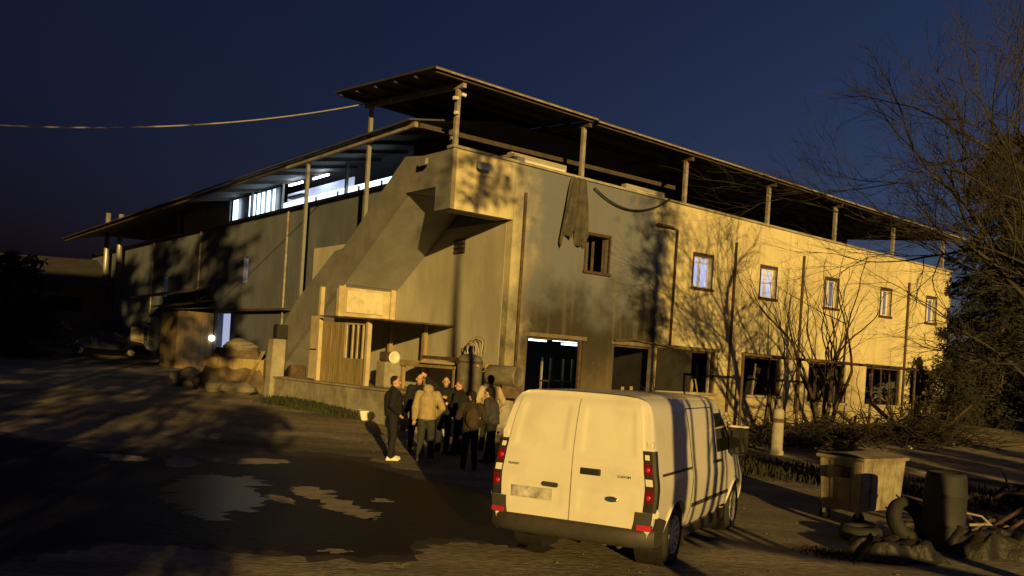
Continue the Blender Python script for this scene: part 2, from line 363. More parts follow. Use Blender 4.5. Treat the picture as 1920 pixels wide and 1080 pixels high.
# upper windows
for i, (a, b) in enumerate(upw):
    w = B(RF, a-.06, b+.06, WTOP, WTOP+.09, .03, -.05).build('window', M_brown, bld)
    w['label'] = 'recessed upper floor window with brown surround'
    B(RF, a-.1, b+.1, WBOT-.09, WBOT, .08, -.15).build('sill', M_brown, w)
    for x0, x1 in ((a-.06, a), (b, b+.06)): B(RF, x0, x1, WBOT, WTOP, .025, -.05).build('surround', M_brown, w)
    fo = -.16
    if i == 0:
        for x0, x1 in ((a+.01, a+.06), (b-.06, b-.01)): B(RF, x0, x1, WBOT, WTOP, fo, fo-.06).build('frame', M_brown, w)
        sash = MB()
        h0 = RF(b-.08, 0, fo); hd = (DR*-.35+NR*-.8).normalized()
        for t0, t1 in ((0, .06), (.38, .44)): sash.hexa([h0+hd*t+UP*z+n for t in (t0, t1) for z in (WBOT+.04, WTOP-.04) for n in (V((0, 0, 0)), DR*.05)])
        sash.build('sash', M_rust, w)
        B(RF, a+.07, b-.3, WBOT+.05, WTOP-.05, fo-.5, fo-.52).build('curtain', mat('sooty_curtain', (.10, .09, .07), .9), w)
        continue
    for x0, x1, z0, z1 in ((a, a+.07, WBOT, WTOP), (b-.07, b, WBOT, WTOP), (a+.07, b-.07, WBOT, WBOT+.07), (a+.07, b-.07, WTOP-.07, WTOP), ((a+b)/2-.06, (a+b)/2+.06, WBOT+.07, WTOP-.07)):
        B(RF, x0, x1, z0+.001, z1-.001, fo, fo-.07).build('frame', M_pvc, w)
    if i < 3: B(RF, a+.07, b-.07, WTOP-.25, WTOP-.2, fo, fo-.07).build('transom', M_pvc, w)
    pm = M_pane if i in (1, 2) else M_panedim
    for x0, x1 in ((a+.07, (a+b)/2-.06), ((a+b)/2+.06, b-.07)): B(RF, x0, x1, WBOT+.07, WTOP-.07, fo-.04, fo-.05).build('pane', pm, w)
# ground floor openings: burnt frames, bars and boards
def opening_frame(k, a, b, c, d):
    w = B(RF, a-.12, b+.12, d, d+.12, .04, -.02).build('lintel', mat('smoked_concrete', (.16, .14, .10), .9, .5, 3), bld)
    if c > 1: B(RF, a-.1, b+.1, c-.1, c, .1, -.2).build('sill', M_conc, w)
    B(RF, a, a+.07, c, d, -.06, -.16).build('frame', M_rust, w); B(RF, b-.07, b, c, d, -.06, -.16).build('frame', M_rust, w)
    B(RF, a+.07, b-.07, d-.07, d, -.06, -.16).build('frame', M_rust, w)
    return w
for k, (a, b, c, d) in enumerate(loww):
    w = opening_frame(k, a, b, c, d)
    if k in (1, 2):
        rn_ = random.Random(k); [MB().bar(RF(x, c-.02, -.3-.1*q), RF(x+rn_.gauss(0, .5), c+rn_.uniform(.2, .6), -.4-.1*q), .1, .03).build('debris_board', rn_.choice((M_rust, M_wood)), w) for q in range(5) for x in (rn_.uniform(a+.15+(1.7 if k == 2 else 0), b-.15),)]
    if k == 1: B(RF, b-.2, b-.08, c, d, .0, -.1).build('mullion', M_steel, w)
    if k == 2:
        B(RF, a+.0, a+1.75, c-.15, d+.05, .02, -.05).build('board', M_dark, w)['label'] = 'dark board nailed over half of the opening'
        B(RF, b-.28, b-.2, c, d, -.1, -.17).build('mullion', M_steel, w)
    if k >= 3:
        n = 3 if k == 3 else 4
        rn_ = random.Random(k*7)
        for q in range(1, n): x = a+(b-a)*q/n; MB().bar(RF(x, c, -.11), RF(x+rn_.gauss(0, .14), d-.07-rn_.random()*.3*(q % 2), -.11), .05, .05).build('mullion', M_steel if k == 3 and q == 1 else M_rust, w)
        for q in range(5): x = rn_.uniform(a+.15, b-.15); MB().bar(RF(x, c-.02, -.2-.1*q), RF(x+rn_.gauss(0, .5), c+rn_.uniform(.3, 1.1), -.25-.1*q), rn_.choice((.05, .12, .2)), .03).build('debris_board', rn_.choice((M_rust, M_wood, M_dark)), w)
for (a, b) in ((3.9, 7.0),):
    MB().bar(RF(4.3, 3.22, .12), RF(5.2, 3.3, .14), .1, .05).bar(RF(5.2, 3.28, .12), RF(7.1, 3.16, .12), .12, .04).build('bent_flashing', M_rust, bld)
# pipes on the facade
for (px, y0, y1, o) in ((984, 362, 735, .07), (1379, 455, 742, .07), (1506, 480, 760, .07), (1703, 530, 700, .07)):
    s, zt = pxR(px, y0); MB().tube([RF(s, zt, o), RF(s, 1.0, o)], .045, 8).build('downpipe', M_rust, bld, True)
s, zt = pxR(1267, 432)
MB().tube([RF(s-1.0, zt+.05, .12), RF(s-.3, zt+.06, .12), RF(s, zt, .1), RF(s, 3.2, .07)], [.06, .04, .04, .04], 8).build('bracket_pipe', M_rust, bld, True)
s, z = pxL(862, 462, .03); B(LF, s-.3, s+.3, z-.24, z+.24, .031, .05).build('vent', M_blackp, bld)
for q in range(3): B(LF, s-.27, s+.27, z-.2+q*.15, z-.13+q*.15, .051, .08).build('vent_slat', M_rust, bld)
# stair up the side, seen from below
HS = 2.28
def slab(pts_sz, o0, o1, name, m, parent):
    mb = MB(); n = len(pts_sz); k = [LF(s, z, o0) for s, z in pts_sz]+[LF(s, z, o1) for s, z in pts_sz]
    mb.add(k, [list(range(n))[::-1], [n+i for i in range(n)]]+[[i, (i+1) % n, n+(i+1) % n, n+i] for i in range(n)]); return mb.build(name, m, parent)
M_stair = mat('stair_plaster', (.27, .28, .30), .92, .2, 1.4, .35, 22, stain=(.22, .225, .235), sscale=.9)
st = slab([(2.45, 7.45), (2.45, 7.2), (6.45, 4.58), (6.45, 4.9), (2.95, 7.3)], .05, HS-.16, 'stair_flight', M_stair, bld)
slab([(.22, 7.45), (.22, 6.52), (.78, 6.52), (.78, 7.22), (2.44, 7.22), (2.44, 7.45)], .05, HS-.16, 'stair_landing', M_stair, bld)
slab([(.0, 8.18), (.0, 6.5), (.8, 6.5), (.8, 7.2), (2.5, 7.2), (6.45, 4.56), (12.6, .6), (13.9, .6), (9.8, 4.12), (7.0, 5.72), (6.4, 5.78), (2.62, 8.32), (1.6, 8.2)], HS-.15, HS, 'stair_parapet', mat('stair_parapet_render', (.20, .20, .21), .92, .3, 1.4, .4, 22, stain=(.15, .15, .155), sscale=.9), bld)
slab([(6.5, 4.9), (6.5, 4.58), (12.4, .7), (13, .7)], .05, HS-.16, 'stair_flight', M_stair, bld)
for q in range(14): t = q/13; slab([(2.9+3.5*t, 7.28-2.38*t+.02), (2.9+3.5*t+.26, 7.28-2.38*t+.02-.0), (2.9+3.5*t+.26, 7.28-2.38*t-.16)], .1, HS-.17, 'step', M_stair, st)
slab([(2.45, 8.3), (2.45, 8.42), (2.75, 8.42), (6.45, 6.0), (6.45, 5.86), (2.7, 8.3)], HS-.17, HS+.02, 'stair_coping', M_conc, bld) if False else None
# fittings: flood lamps (unlit) on parapets
for (px, py, fr) in ((800, 303, 'L'), (905, 310, 'R')):
    if fr == 'L': s, z = pxL(px, py, HS+.05); p = LF(s, z, HS)
    else: s, z = pxR(px, py, .1); p = RF(s, z, 0)
    n = NL if fr == 'L' else NR; a = DL if fr == 'L' else DR
    f = MB().hexa([p+a*i*.2+n*(.12+j*.1)+UP*(k*.09-j*.06) for i in (-1, 1) for j in (0, 1) for k in (-1, 1)]).build('flood_lamp', M_galv, bld)
    MB().bar(p, p+n*.15, .05).build('arm', M_rust, f)
# ---- booth and porch below the stair
por = thing('stair_porch', 'boarded timber porch with flat canopy under the outside stair', 'porch', LF(6, 1.2, 1.2))
def P(mb, name, m, parent=por, **k):
    o = mb.build(name, m, None, **k); o.parent = parent; o.matrix_parent_inverse = parent.matrix_basis.inverted() if parent is por else Matrix.Identity(4); return o
def child(o, parent): o.parent = parent; o.matrix_parent_inverse = parent.matrix_world.inverted() if False else Matrix.Translation(-V(parent.location)); return o
PF = 1.2
pm = B(LF, -.6, 10.4, -.3, PF, .05, 2.75).build('plinth', M_conc, None); struct(pm) if False else None
pm.parent = bld
MB().fbox(LF, -.65, 10.45, PF, PF+.06, .03, 2.82).build('plinth_cap', M_conc, bld)
child(B(LF, 6.62, 6.7, 3.52, 4.56, .06, HS-.02).build('front_panel', M_woodp), por)
child(B(LF, 6.55, 6.615, 3.66, 4.4, .55, HS-.35).build('pale_board', mat('white_board', (.68, .63, .48), .8, .15, 2, stain=(.5, .44, .3), sscale=2)), por)
child(B(LF, 6.5, 6.61, 3.5, 4.6, HS-.25, HS-.02).build('corner_board', M_woodp), por)
child(B(LF, 6.5, 6.61, 3.5, 4.6, .06, .24).build('corner_board', M_woodp), por)
cz = 3.46
child(MB().hexa([LF(s, z+(.04 if s > 5 else -.1), o) for s in (2.7, 7.1) for z in (cz-.05, cz) for o in (.06, HS+.35)]).build('canopy', M_rust), por)
for s, o in ((7.55, HS+.1), (4.05, HS+.1), (4.05, .3), (6.3, .3)):
    child(B(LF, s-.07, s+.07, PF+.06, (4.5 if s > 7 else cz-.06-(.05 if s < 5 else 0)), o-.07, o+.07).build('post', M_woodp if o > 1 else M_wood), por)
# side wall of vertical boards with a half-glazed door
s = 7.45; r = random.Random(3)
while s > 5.95:
    child(B(LF, s-.155, s, PF+.06, 3.3-.02*r.random(), HS-.02, HS+.02+.012*r.random()).build('board', M_wood), por); s -= .165
door = child(B(LF, 4.2, 5.85, PF+.06, 2.1, HS-.02, HS+.03).build('door', M_wood), por)
def sub(o, par): o.parent = par; o.matrix_parent_inverse = (Matrix.Translation(-V(por.location))).inverted() @ Matrix.Translation(-V(por.location)) ; return o
for s0, s1 in ((4.2, 4.3), (4.55, 4.63), (4.92, 5.0), (5.26, 5.34), (5.7, 5.85)):
    child(B(LF, s0, s1, 2.1, 3.2, HS-.02, HS+.02).build('glazing_bar', M_woodp), por)
child(B(LF, 4.2, 5.85, 3.2, 3.3, HS-.02, HS+.03).build('door_head', M_woodp), por)
child(B(LF, 4.3, 5.7, 2.1, 3.2, HS-.03, HS-.025).build('glass', mat('dark_glass', (.02, .02, .018), .15, .2, 3)), por)
for z0, z1 in ((1.3, 2.3), (2.35, 3.5)): child(B(LF, 7.75, 8.45, z0, z1, HS-.05, HS+.03).build('panel', M_woodp), por)
# ---- canopy over the right facade
can = bpy.data.objects.new('roof_canopy', None)
def ZR(s, o): return 10.12-.023*(s+2.2)+.085*(-o) - (.05 if s > 2.75 else 0)       # underside of sheets; o<0 is inwards
roofparts = []
for (a, b) in ((-3.25, 2.74), (2.78, 26.1)):
    mb = MB(); n = int((b-a)/.5)
    mb.hexa([RF(s, ZR(min(max(s, a), b) if s > 2.75 else s, o)+h, o) for s in (a, b) for h in (.02, .075) for o in (.38, -5.75)])
    rs = mb.build('canopy_roof', M_roofsheet, bld)
    f = MB().hexa([RF(s, ZR(s, .3)+h, o) for s in (a, b) for h in (-.02, .03) for o in (.385, .42)]).build('gutter', M_steel, rs)
    for o in (.25, -.85, -2.0, -3.2, -4.4, -5.5):
        MB().hexa([RF(s, ZR(s, o)+h, o+w) for s in (a+.08, b-.1) for h in (-.08, .018) for w in (-.04, .04)]).build('purlin', M_steeld, rs)
posts_s = [-2.16, 2.62, 7.4, 12.03, 16.41, 20.8, 25.1]
for i, s in enumerate(posts_s):
    MB().hexa([RF(s+w, ZR(s, o)-.085-h, o) for o in (.2, -5.6) for h in (.0, .14) for w in (-.06, .06)]).build('rafter', M_steel if i == 0 else M_steeld, bld)
    B(RF, s-.06, s+.06, PZ(s)+.07, ZR(s, -.1)-.2, -.04, -.16).build('canopy_post', M_steel, bld)
B(RF, -2.22, -2.1, 6.2, ZR(-2.2, -5.2)-.2, -5.16, -5.26).build('canopy_post', M_galv, bld)
B(RF, -.2, 25.9, 7.5, 10.55, -5.6, -5.68).build('rear_sheeting', M_roofsheet, bld)
for q, (dx, dz) in enumerate(((-.22, -.35), (.18, -.2), (-.15, -.75))):
    p = RF(-2.16, ZR(-2.16, -.1)-.2, -.1); MB().tube([p+DR*dx+UP*dz+NR*.12, p+DR*dx*.3+UP*(dz+.02)+NR*.1], .05, 8).build('insulator', M_pvc, bld)
# ---- lower canopy along the side
def ZL(s): return 9.22-.002*s
cs = 2.1
def ZC(s, o): return ZL(s)+.08+(.185*(HS+.25-o) if o > -.9 else .185*(HS+1.15))
M_lined = mat('lined_sheet', (.06, .06, .065), .7, .35, 1.2)
for o0, o1 in ((HS+.25, -.9), (-.92, -9)):
    MB().hexa([LF(s, ZC(s, o)+h, o) for s in (cs, 50) for h in (0, .05) for o in (o0, o1)]).build('canopy_roof', M_lined, bld)
MB().bar(LF(cs, ZL(cs), HS), LF(11.5, ZL(11.5), HS), .12, .16).build('edge_beam', M_steel, bld)
MB().bar(LF(11.55, ZL(11.5), HS), LF(50, ZL(50), HS), .10, .14).build('edge_beam', M_rust, bld)
MB().bar(LF(cs, ZL(cs)-.01, HS-.1), LF(cs, ZL(cs)-.01, -9), .12, .14).build('edge_beam', M_steeld, bld)
for s in (4, 6, 8, 10, 12, 14, 17, 20, 24): MB().bar(LF(s, ZC(s, HS-.08)-.06, HS-.08), LF(s, ZC(s, -.9)-.06, -.9), .08, .12).build('rafter', M_rust, bld)
for s, o, zb in ((9.75, HS-.08, 4.1), (2.7, .6, 7.2), (11.2, -.1, 8.5), (17.4, -.1, 8.5), (21.0, -.1, 8.5), (26.5, -.1, 8.5), (32, -.1, 8.5), (38, -.1, 8.5)):
    B(LF, s-.055, s+.055, zb, ZC(s, o)-.02 if o < 2 else ZL(s)-.06, o-.055, o+.055).build('canopy_post', M_galv if s == 9.75 else M_steel, bld)
# terrace rooms behind the side parapet: sheet panels, lit glazing and a lit open bay
for a, b in ((24.0, 27.6), (27.7, 31.2)):
    for z0, z1 in ((8.5, 9.05), (9.07, 9.65)): B(LF, a, b, z0, z1, -.12, -.2).build('wall_panel', mat('grey_sheet', (.30, .29, .27), .7, .25, 1.5), bld)
for a, b in ((23.1, 23.75), (21.35, 21.6), (20.85, 21.05), (20.3, 20.6), (19.75, 20.05), (19.1, 19.45), (18.5, 18.75)):
    B(LF, a, b, 8.5, 9.6, -.2, -.22).build('lit_curtain', M_lit, bld)
B(LF, 18.2, 24, 8.5, 9.7, -.36, -.4).build('window_backing', mat('grey_curtain', (.25, .25, .25), .8, .2, 3), bld)
B(LF, 7.4, 18.0, 8.5, 8.86, -.3, -.32).build('lit_screen', M_lit, bld)
B(LF, 11.6, 18.0, 8.87, 9.35, -.6, -.65).build('lit_screen', M_litblue, bld)
for s in (8.6, 10.4, 12.2, 14.2): B(LF, s, s+.06, 8.5, 8.78, -.22, -.28).build('screen_post', M_rust, bld)
for s in (13.3, 15.8): MB().tube([LF(s, 9.6, -.3), LF(s+1.4, 9.6, -.3)], .04, 8).build('strip_light', mat('bright_tube', (.9, .9, .9), .4, 0, 1, emit=(.72, .88, 1.0), es=22), bld)
B(LF, 15.6, 17.2, 9.0, 9.08, -.2, -.5).build('table_top', M_rust, bld)
# lit slit window, doorway
B(LF, 20.77, 21.28, 5.36, 6.59, -.2, -.22).build('pane', M_litblue, bld)
B(LF, 33.2, 33.9, 4.9, 6.2, -.2, -.22).build('pane', M_panedim, bld)
B(LF, 22.8, 24.4, .5, 3.9, -.29, -.33).build('lit_doorway', mat('lit_door', (.5, .55, .7), .8, .4, 1.6, emit=(.60, .66, 1.0), es=.6), bld)
B(LF, 22.6, 22.75, 1.0, 3.9, -.05, -.15).build('door_frame', M_pvc, bld)
for z in (): pass
B(LF, 15.4, 22.4, 3.95, 4.05, .03, .35).build('ledge', M_rust, bld)
# awnings on the side wall
for (s0, s1, z0, z1, d) in ((25.5, 31.5, 5.2, 4.6, 2.4), (24.8, 28.8, 4.55, 4.1, 2.0)):
    MB().hexa([LF(s, z+h, o) for s in (s0, s1) for (z, o) in ((z0, .05), (z1, d)) for h in (0, .06)]).build('awning', M_rust, bld)
# yellow shed leaning on the side wall
sh = thing('lean_to_shed', 'yellow boarded lean-to shed beside the lit doorway', 'shed', LF(25.2, terr(-16, 46), 1.4))
def ch(o, par): o.parent = par; o.matrix_parent_inverse = Matrix.Translation(-V(par.location)); return o
M_yel = mat('yellow_board', (.26, .19, .08), .8, .3, 1.5)
for q in range(4): ch(B(LF, 24.75, 24.82, 1.0, 3.9, .3+q*.4, .3+q*.4+.385).build('board', M_yel), sh)
ch(B(LF, 24.83, 27.5, 1.0, 3.9, .05, 1.86).build('body', M_wood), sh)
ch(MB().hexa([LF(s, z, o) for s in (24.4, 27.8) for z, o in ((4.15, .05), (3.92, 2.1), (4.2, .05), (3.97, 2.1))]).build('roof', M_rust), sh)
# flue pipes standing at the far end of the side wall
for (x, y0, y1) in ((204, 400, 572), (228, 402, 512)):
    s, zt = pxL(x, y0, .6); s2, zb = pxL(x-5, y1, .6)
    MB().tube([LF(s, zt, .6), LF(s, zb, .6)], .17, 10).build('flue_pipe', M_galv, bld, True)
# interior lights seen through the burnt openings
for k, (px, py, o) in enumerate(((1008, 638, -3.0), (1062, 640, -3.4), (1076, 647, -5.5))):
    s, z = pxR(px, py, o); lp = thing('ceiling_lamp', ['short strip lamp on the ceiling at the pipe side of the widest burnt opening', 'bright strip lamp hanging in the middle of the widest burnt opening', 'second strip lamp deeper behind the widest burnt opening'][k], 'lamp', RF(s, z, o))
    ch(MB().bar(RF(s-.35-.25*(k > 0), z, o), RF(s+.35+.25*(k > 0), z, o), .14, .05).build('tube', M_lamp), lp)
    ch(MB().bar(RF(s-.7, z+.07, o), RF(s+.7, z+.07, o), .2, .05).build('housing', M_pvc), lp)
    ch(MB().bar(RF(s, z+.08, o), RF(s, 4.1, o), .02).build('cord', M_cable), lp)
s, z = pxR(1084, 700, -6.5)
wl = thing('work_light', 'bright standing work light deep inside the widest burnt opening', 'lamp', RF(s, .35, -6.5))
ch(B(RF, s-.1, s+.1, z-.25, z+.3, -6.45, -6.5).build('panel', M_lamp), wl); ch(MB().tube([RF(s, .35, -6.55), RF(s, z-.25, -6.55)], .03).build('stand', M_steel), wl)
s, z = pxR(1193, 722, -3)
wl = thing('work_light', 'small blue-white work light low behind the opening with the pale mullion', 'lamp', RF(s, .35, -3))
ch(B(RF, s-.05, s+.05, z-.15, z+.1, -2.95, -3).build('panel', mat('lamp_blue', (.8, .8, .9), .4, 0, emit=(.5, .65, 1), es=2.5)), wl); ch(MB().tube([RF(s, .35, -3.05), RF(s, z-.15, -3.05)], .03).build('stand', M_steel), wl)
# burnt shelving inside
for q, (s, o, h) in enumerate(((1.4, -4, 2.4), (2.2, -5, 2.0), (5.0, -3.5, 2.2), (8.7, -2.5, 2.1), (11.6, -2, 2.4), (16, -2, 2.3))):
    t = thing('storage_rack', ['burnt rack just inside the widest opening', 'lower burnt rack standing deeper inside the widest opening', 'burnt rack behind the opening with the pale mullion', 'burnt rack behind the half boarded opening', 'burnt rack behind the opening past the second downpipe', 'burnt rack behind the opening screened by the bare tree'][q], 'rack', RF(s, .35, o))
    for a in (-.5, .5):
        for b in (-.25, .25): ch(B(RF, s+a-.03, s+a+.03, .35, .35+h, o+b-.03, o+b+.03).build('upright', M_steel), t)
    for z in (.5, 1.1, 1.7): ch(B(RF, s-.55, s+.55, z, z+.05, o-.3, o+.3).build('shelf', M_rust), t)
#@@NEXT
# ------------------------------------------------------------------ the van
M_paint = mat('white_paint', (.71, .70, .66), .34, .06, 1.5, coat=.35, stain=(.60, .58, .53), sscale=1.2)
M_red = mat('red_lens', (.16, .008, .014), .18, .2, 14, coat=.6)
M_redd = mat('red_reflector', (.42, .03, .06), .25, .1, 14)
M_clear = mat('clear_lens', (.75, .73, .70), .15, .1, 14, coat=.5)
M_vglass = mat('van_glass', (.012, .012, .012), .06, .1, 2, coat=.5)
M_trim = mat('grey_trim', (.045, .042, .038), .62, .25, 9)
M_alloy = mat('wheel_cover', (.52, .51, .49), .4, .25, 7, metal=.3)
M_plate = mat('number_plate', (.52, .52, .50), .5, .5, 5, stain=(.20, .20, .20), sscale=7)
M_chrome = mat('chrome', (.75, .75, .75), .2, .05, 3, metal=.9)
M_blue = mat('badge_blue', (.02, .04, .12), .3, .05, 3)
HD = RAD(26.2)
vfw = V((math.sin(HD), math.cos(HD), 0)); vrt = V((math.cos(HD), -math.sin(HD), 0))
van = thing('delivery_van', 'white delivery van with black bumper parked with its rear doors shut', 'van', V((.70, 10.16, 0)), -HD)
# van space: x right, y forward, z up
PRO = [(.36, .90), (.44, .935), (.60, .972), (.80, .988), (.95, .992), (1.02, .985), (1.10, .968), (1.25, .945), (1.45, .912), (1.62, .884), (1.75, .855), (1.84, .822), (1.90, .765), (1.935, .69), (1.955, .54), (1.965, .30), (1.968, 0)]
def wid(z):
    for (z0, w0), (z1, w1) in zip(PRO, PRO[1:]):
        if z0 <= z <= z1: t = (z-z0)/(z1-z0); return w0+(w1-w0)*t
    return PRO[0][1] if z < .3 else 0
def yrear(z): return .10+.02*max(0, z-.5)**1 + (.16*((z-1.05)/.9)**2 if z > 1.05 else 0) + (.10*((z-1.80)/.17)**2 if z > 1.80 else 0)
def ztop(y):
    if y < 3.3: return 1.968-.012*abs(y-1.6)/1.6
    if y < 4.05: t = (y-3.3)/.75; return 1.955-.62*t-.05*math.sin(math.pi*t)*-1.6
    if y < 4.75: t = (y-4.05)/.7; return 1.335-.33*t
    t = (y-4.75)/.22; return max(.62, 1.005-.38*t*t)
body = MB(); NP = len(PRO)
sts = [0.0, .03, .08, .16, .3, .6, .9, 1.2, 1.5, 1.9, 2.3, 2.7, 3.0, 3.3, 3.5, 3.7, 3.9, 4.05, 4.3, 4.55, 4.75, 4.88, 4.97]
rows = []
for y in sts:
    row = []
    for sgn in (1, -1):
        seq = PRO if sgn == 1 else PRO[-2::-1]
        for z, w in seq:
            f = (ztop(y)-.36)/(1.968-.36); zz = .36+(z-.36)*f
            ww = w*(1-.02*max(0, (.16-y)/.16)**2)*(1 if y < 4.3 else 1-.16*((y-4.3)/.67)**2)
            if f < .95: ww = wid(max(.3, min(1.9, .3+(z-.3)*(f*.45+.55)))) * (1 if y < 4.3 else 1-.16*((y-4.3)/.67)**2) if z < 1.9 else w
            yy = y if y > .3 else y+(yrear(z)+.005)*(1-y/.3)
            row.append(V((sgn*ww, yy, zz)))
    rows.append(row)
nr_ = len(rows[0])
for r in rows: body.v += r
for i in range(len(rows)-1):
    for j in range(nr_-1): a = i*nr_+j; body.f.append([a, a+1, a+nr_+1, a+nr_])
    body.f.append([i*nr_+nr_-1, i*nr_, (i+1)*nr_, (i+1)*nr_+nr_-1])
# rear face as rows between the two profiles
k = NP-1
for j in range(k): body.f.append([j, j+1, nr_-2-j, nr_-1-j] if j < k-1 else [j, j+1, nr_-1-j])
L0 = (len(rows)-1)*nr_
for j in range(k): body.f.append([L0+j, L0+j+1, L0+nr_-2-j, L0+nr_-1-j] if j < k-1 else [L0+j, L0+j+1, L0+nr_-1-j])
bo = body.build('body', M_paint, van)
AX = (1.03, 4.09); WR = .345
cut = MB()
for ay in AX:
    for sg in (-1, 1):
        cut.lathe((sg*.66, ay, WR+.0), (sg, 0, 0), [(0, 0), (0, .415), (.6, .415), (.6, 0)], 40)
co = cut.build('cutter', M_trim); co.parent = van
bpy.context.view_layer.update()
md = bo.modifiers.new('cut', 'BOOLEAN'); md.object = co; md.operation = 'DIFFERENCE'; md.solver = 'EXACT'
bpy.context.view_layer.update()
dg = bpy.context.evaluated_depsgraph_get(); nm = bpy.data.meshes.new_from_object(bo.evaluated_get(dg)); bo.modifiers.clear(); bo.data = nm
bpy.data.objects.remove(co); nm.materials.clear(); nm.materials.append(M_paint)
for p in nm.polygons: p.material_index = 0
autosmooth(bo, 32)
for ay in AX:
    for sg in (-1, 1): MB().lathe((sg*.6, ay, WR), (sg, 0, 0), [(0, .01), (0, .412), (.335, .412)], 32).build('arch_liner', M_blackp, van, recalc=False)
# arch lips
for ay in AX:
    pts = []
    for q in range(25):
        t = math.pi*(-.08+1.16*q/24); z = WR+.425*math.sin(t); pts.append(V((wid(max(.32, z))+.004, ay+.425*math.cos(t), z)))
    for sg in (-1, 1): MB().tube([V((sg*p.x, p.y, p.z)) for p in pts], .016, 6).build('arch_lip', M_paint, van, True)
def wheel(x, y, sg):
    w = MB().lathe((x, y, WR), (sg, 0, 0), [(-.21, .22), (-.215, .30), (-.18, WR-.012), (-.11, WR), (-.04, WR-.004), (.0, WR-.03), (.012, .29), (.006, .235), (-.03, .225)], 36).build('wheel', M_rubber, van, True)
    MB().lathe((x, y, WR), (sg, 0, 0), [(-.02, .226), (.004, .222), (-.012, .20), (-.05, .19), (-.055, .09), (-.02, .07), (-.015, .0)], 30).build('rim', M_alloy, w, True)
    for q in range(10):
        t = 2*math.pi*q/10; a = V((0, math.cos(t), math.sin(t)))
        MB().bar(V((x-sg*.035, y, WR))+a*.08, V((x-sg*.008, y, WR))+a*.205, .05, .03, up=V((1, 0, 0))).build('spoke', M_alloy, w)
for sg in (-1, 1):
    for ay in AX: wheel(sg*.955, ay, sg)
# rear doors: panels standing proud of the shell, gap between them, pressed window outlines
def rear_pt(u, z, off): return V((u*wid(z), yrear(z)+.02*abs(u)**7-off, z))
def sm(a, b, x): t = max(0, min(1, (x-a)/(b-a))); return t*t*(3-2*t)
def door_panel(u0, u1):
    mb = MB(); NU, NV = 30, 60
    def off(u, z):
        au = abs(u); rec = sm(.10, .14, au)*(1-sm(.74, .80, au))*sm(1.27, 1.31, z)*(1-sm(1.76, 1.80, z))
        low = sm(.10, .13, au)*(1-sm(.70, .80, au))*sm(.62, .66, z)*(1-sm(.86, .90, z))
        rib = math.exp(-((z-1.235)/.012)**2)*.006
        return .020-.011*rec-.007*low+rib
    def f(a, b):
        u = u0+(u1-u0)*a; z = .50+(1.875-.50)*b; return rear_pt(u, z, off(u, z))
    mb.grid(NU, NV, f)
    edge = [(a/NU, 0) for a in range(NU+1)]+[(1, b/NV) for b in range(1, NV+1)]+[(a/NU, 1) for a in range(NU-1, -1, -1)]+[(0, b/NV) for b in range(NV-1, 0, -1)]
    vs_ = []
    for a, b in edge:
        p = f(a, b); vs_ += [p, p+V((0, .03, 0))]
    n = len(edge); mb.add(vs_, [(2*i, 2*i+1, 2*((i+1) % n)+1, 2*((i+1) % n)) for i in range(n)])
    o = mb.build('rear_door', M_paint, van); autosmooth(o, 50); return o
dl_ = door_panel(-.875, -.008); dr_ = door_panel(.008, .875)
MB().bar(rear_pt(0, .52, -.004), rear_pt(0, 1.05, -.004), .012, .004, up=V((0, 1, 0))).bar(rear_pt(0, 1.05, -.004), rear_pt(0, 1.86, -.004), .012, .004, up=V((0, 1, 0))).build('door_gap', M_blackp, van)
# handle, number plate with lamp bar, oval badge, lettering, hinges
MB().bar(rear_pt(.13, 1.075, .03), rear_pt(.34, 1.075, .032), .05, .05, up=V((0, 1, 0))).build('handle', M_blackp, dr_, bevel=.008)
MB().bar(rear_pt(.11, 1.075, .022), rear_pt(.36, 1.075, .022), .02, .075, up=UP).build('handle_recess', M_trim, dr_, bevel=.006)
MB().hexa([rear_pt(u, z, d) for u in (-.74, -.22) for z in (.70, .83) for d in (.022, .03)]).build('number_plate', M_plate, dl_)
MB().bar(rear_pt(-.34, .885, .035), rear_pt(-.15, .88, .035), .05, .05).build('plate_lamp', M_trim, dl_, bevel=.01)
bc = rear_pt(.50, .80, .022)
bd = MB()
bd.lathe((0, 0, 0), (0, -1, 0), [(0, .0), (.008, .0), (.008, .064), (.012, .07), (.0, .078)], 32)
bo2 = bd.build('badge', M_chrome, dr_, True); bo2.location = bc; bo2.scale = (1, 1, .42)
bi = MB().lathe((0, -.0095, 0), (0, -1, 0), [(.0, .062), (.001, .0)], 32).build('badge_field', M_blue, dr_); bi.location = bc; bi.scale = (1, 1, .42)
def letter(txt, p, size, m, par, name='lettering', shear=0):
    c = bpy.data.curves.new(name, 'FONT'); c.body = txt; c.size = size; c.extrude = .002; c.align_x = 'CENTER'; c.align_y = 'CENTER'; c.shear = shear
    o = bpy.data.objects.new(name, c); COL.objects.link(o); bpy.context.view_layer.update()
    me = bpy.data.meshes.new_from_object(o.evaluated_get(bpy.context.evaluated_depsgraph_get())); bpy.data.objects.remove(o)
    for v_ in me.vertices: v_.co = V((v_.co.x, -v_.co.z, v_.co.y))+p
    me.materials.clear(); me.materials.append(m); return link(name, me, par)
letter('Ford', bc+V((0, -.014, -.002)), .05, M_chrome, dr_, shear=.3)
letter('TRANSIT', rear_pt(-.74, 1.075, .026), .038, M_trim, dl_)
letter('CUSTOM', rear_pt(.64, 1.055, .026), .038, M_trim, dr_)
for u in (-.965, .965):
    for z in (.62, 1.42):
        MB().box(-.05, .03, -.02, .05, -.045, .045).build('hinge', M_paint, van, bevel=.012).location = rear_pt(u, z, .0)+V((.02 if u < 0 else 0, .0, 0))
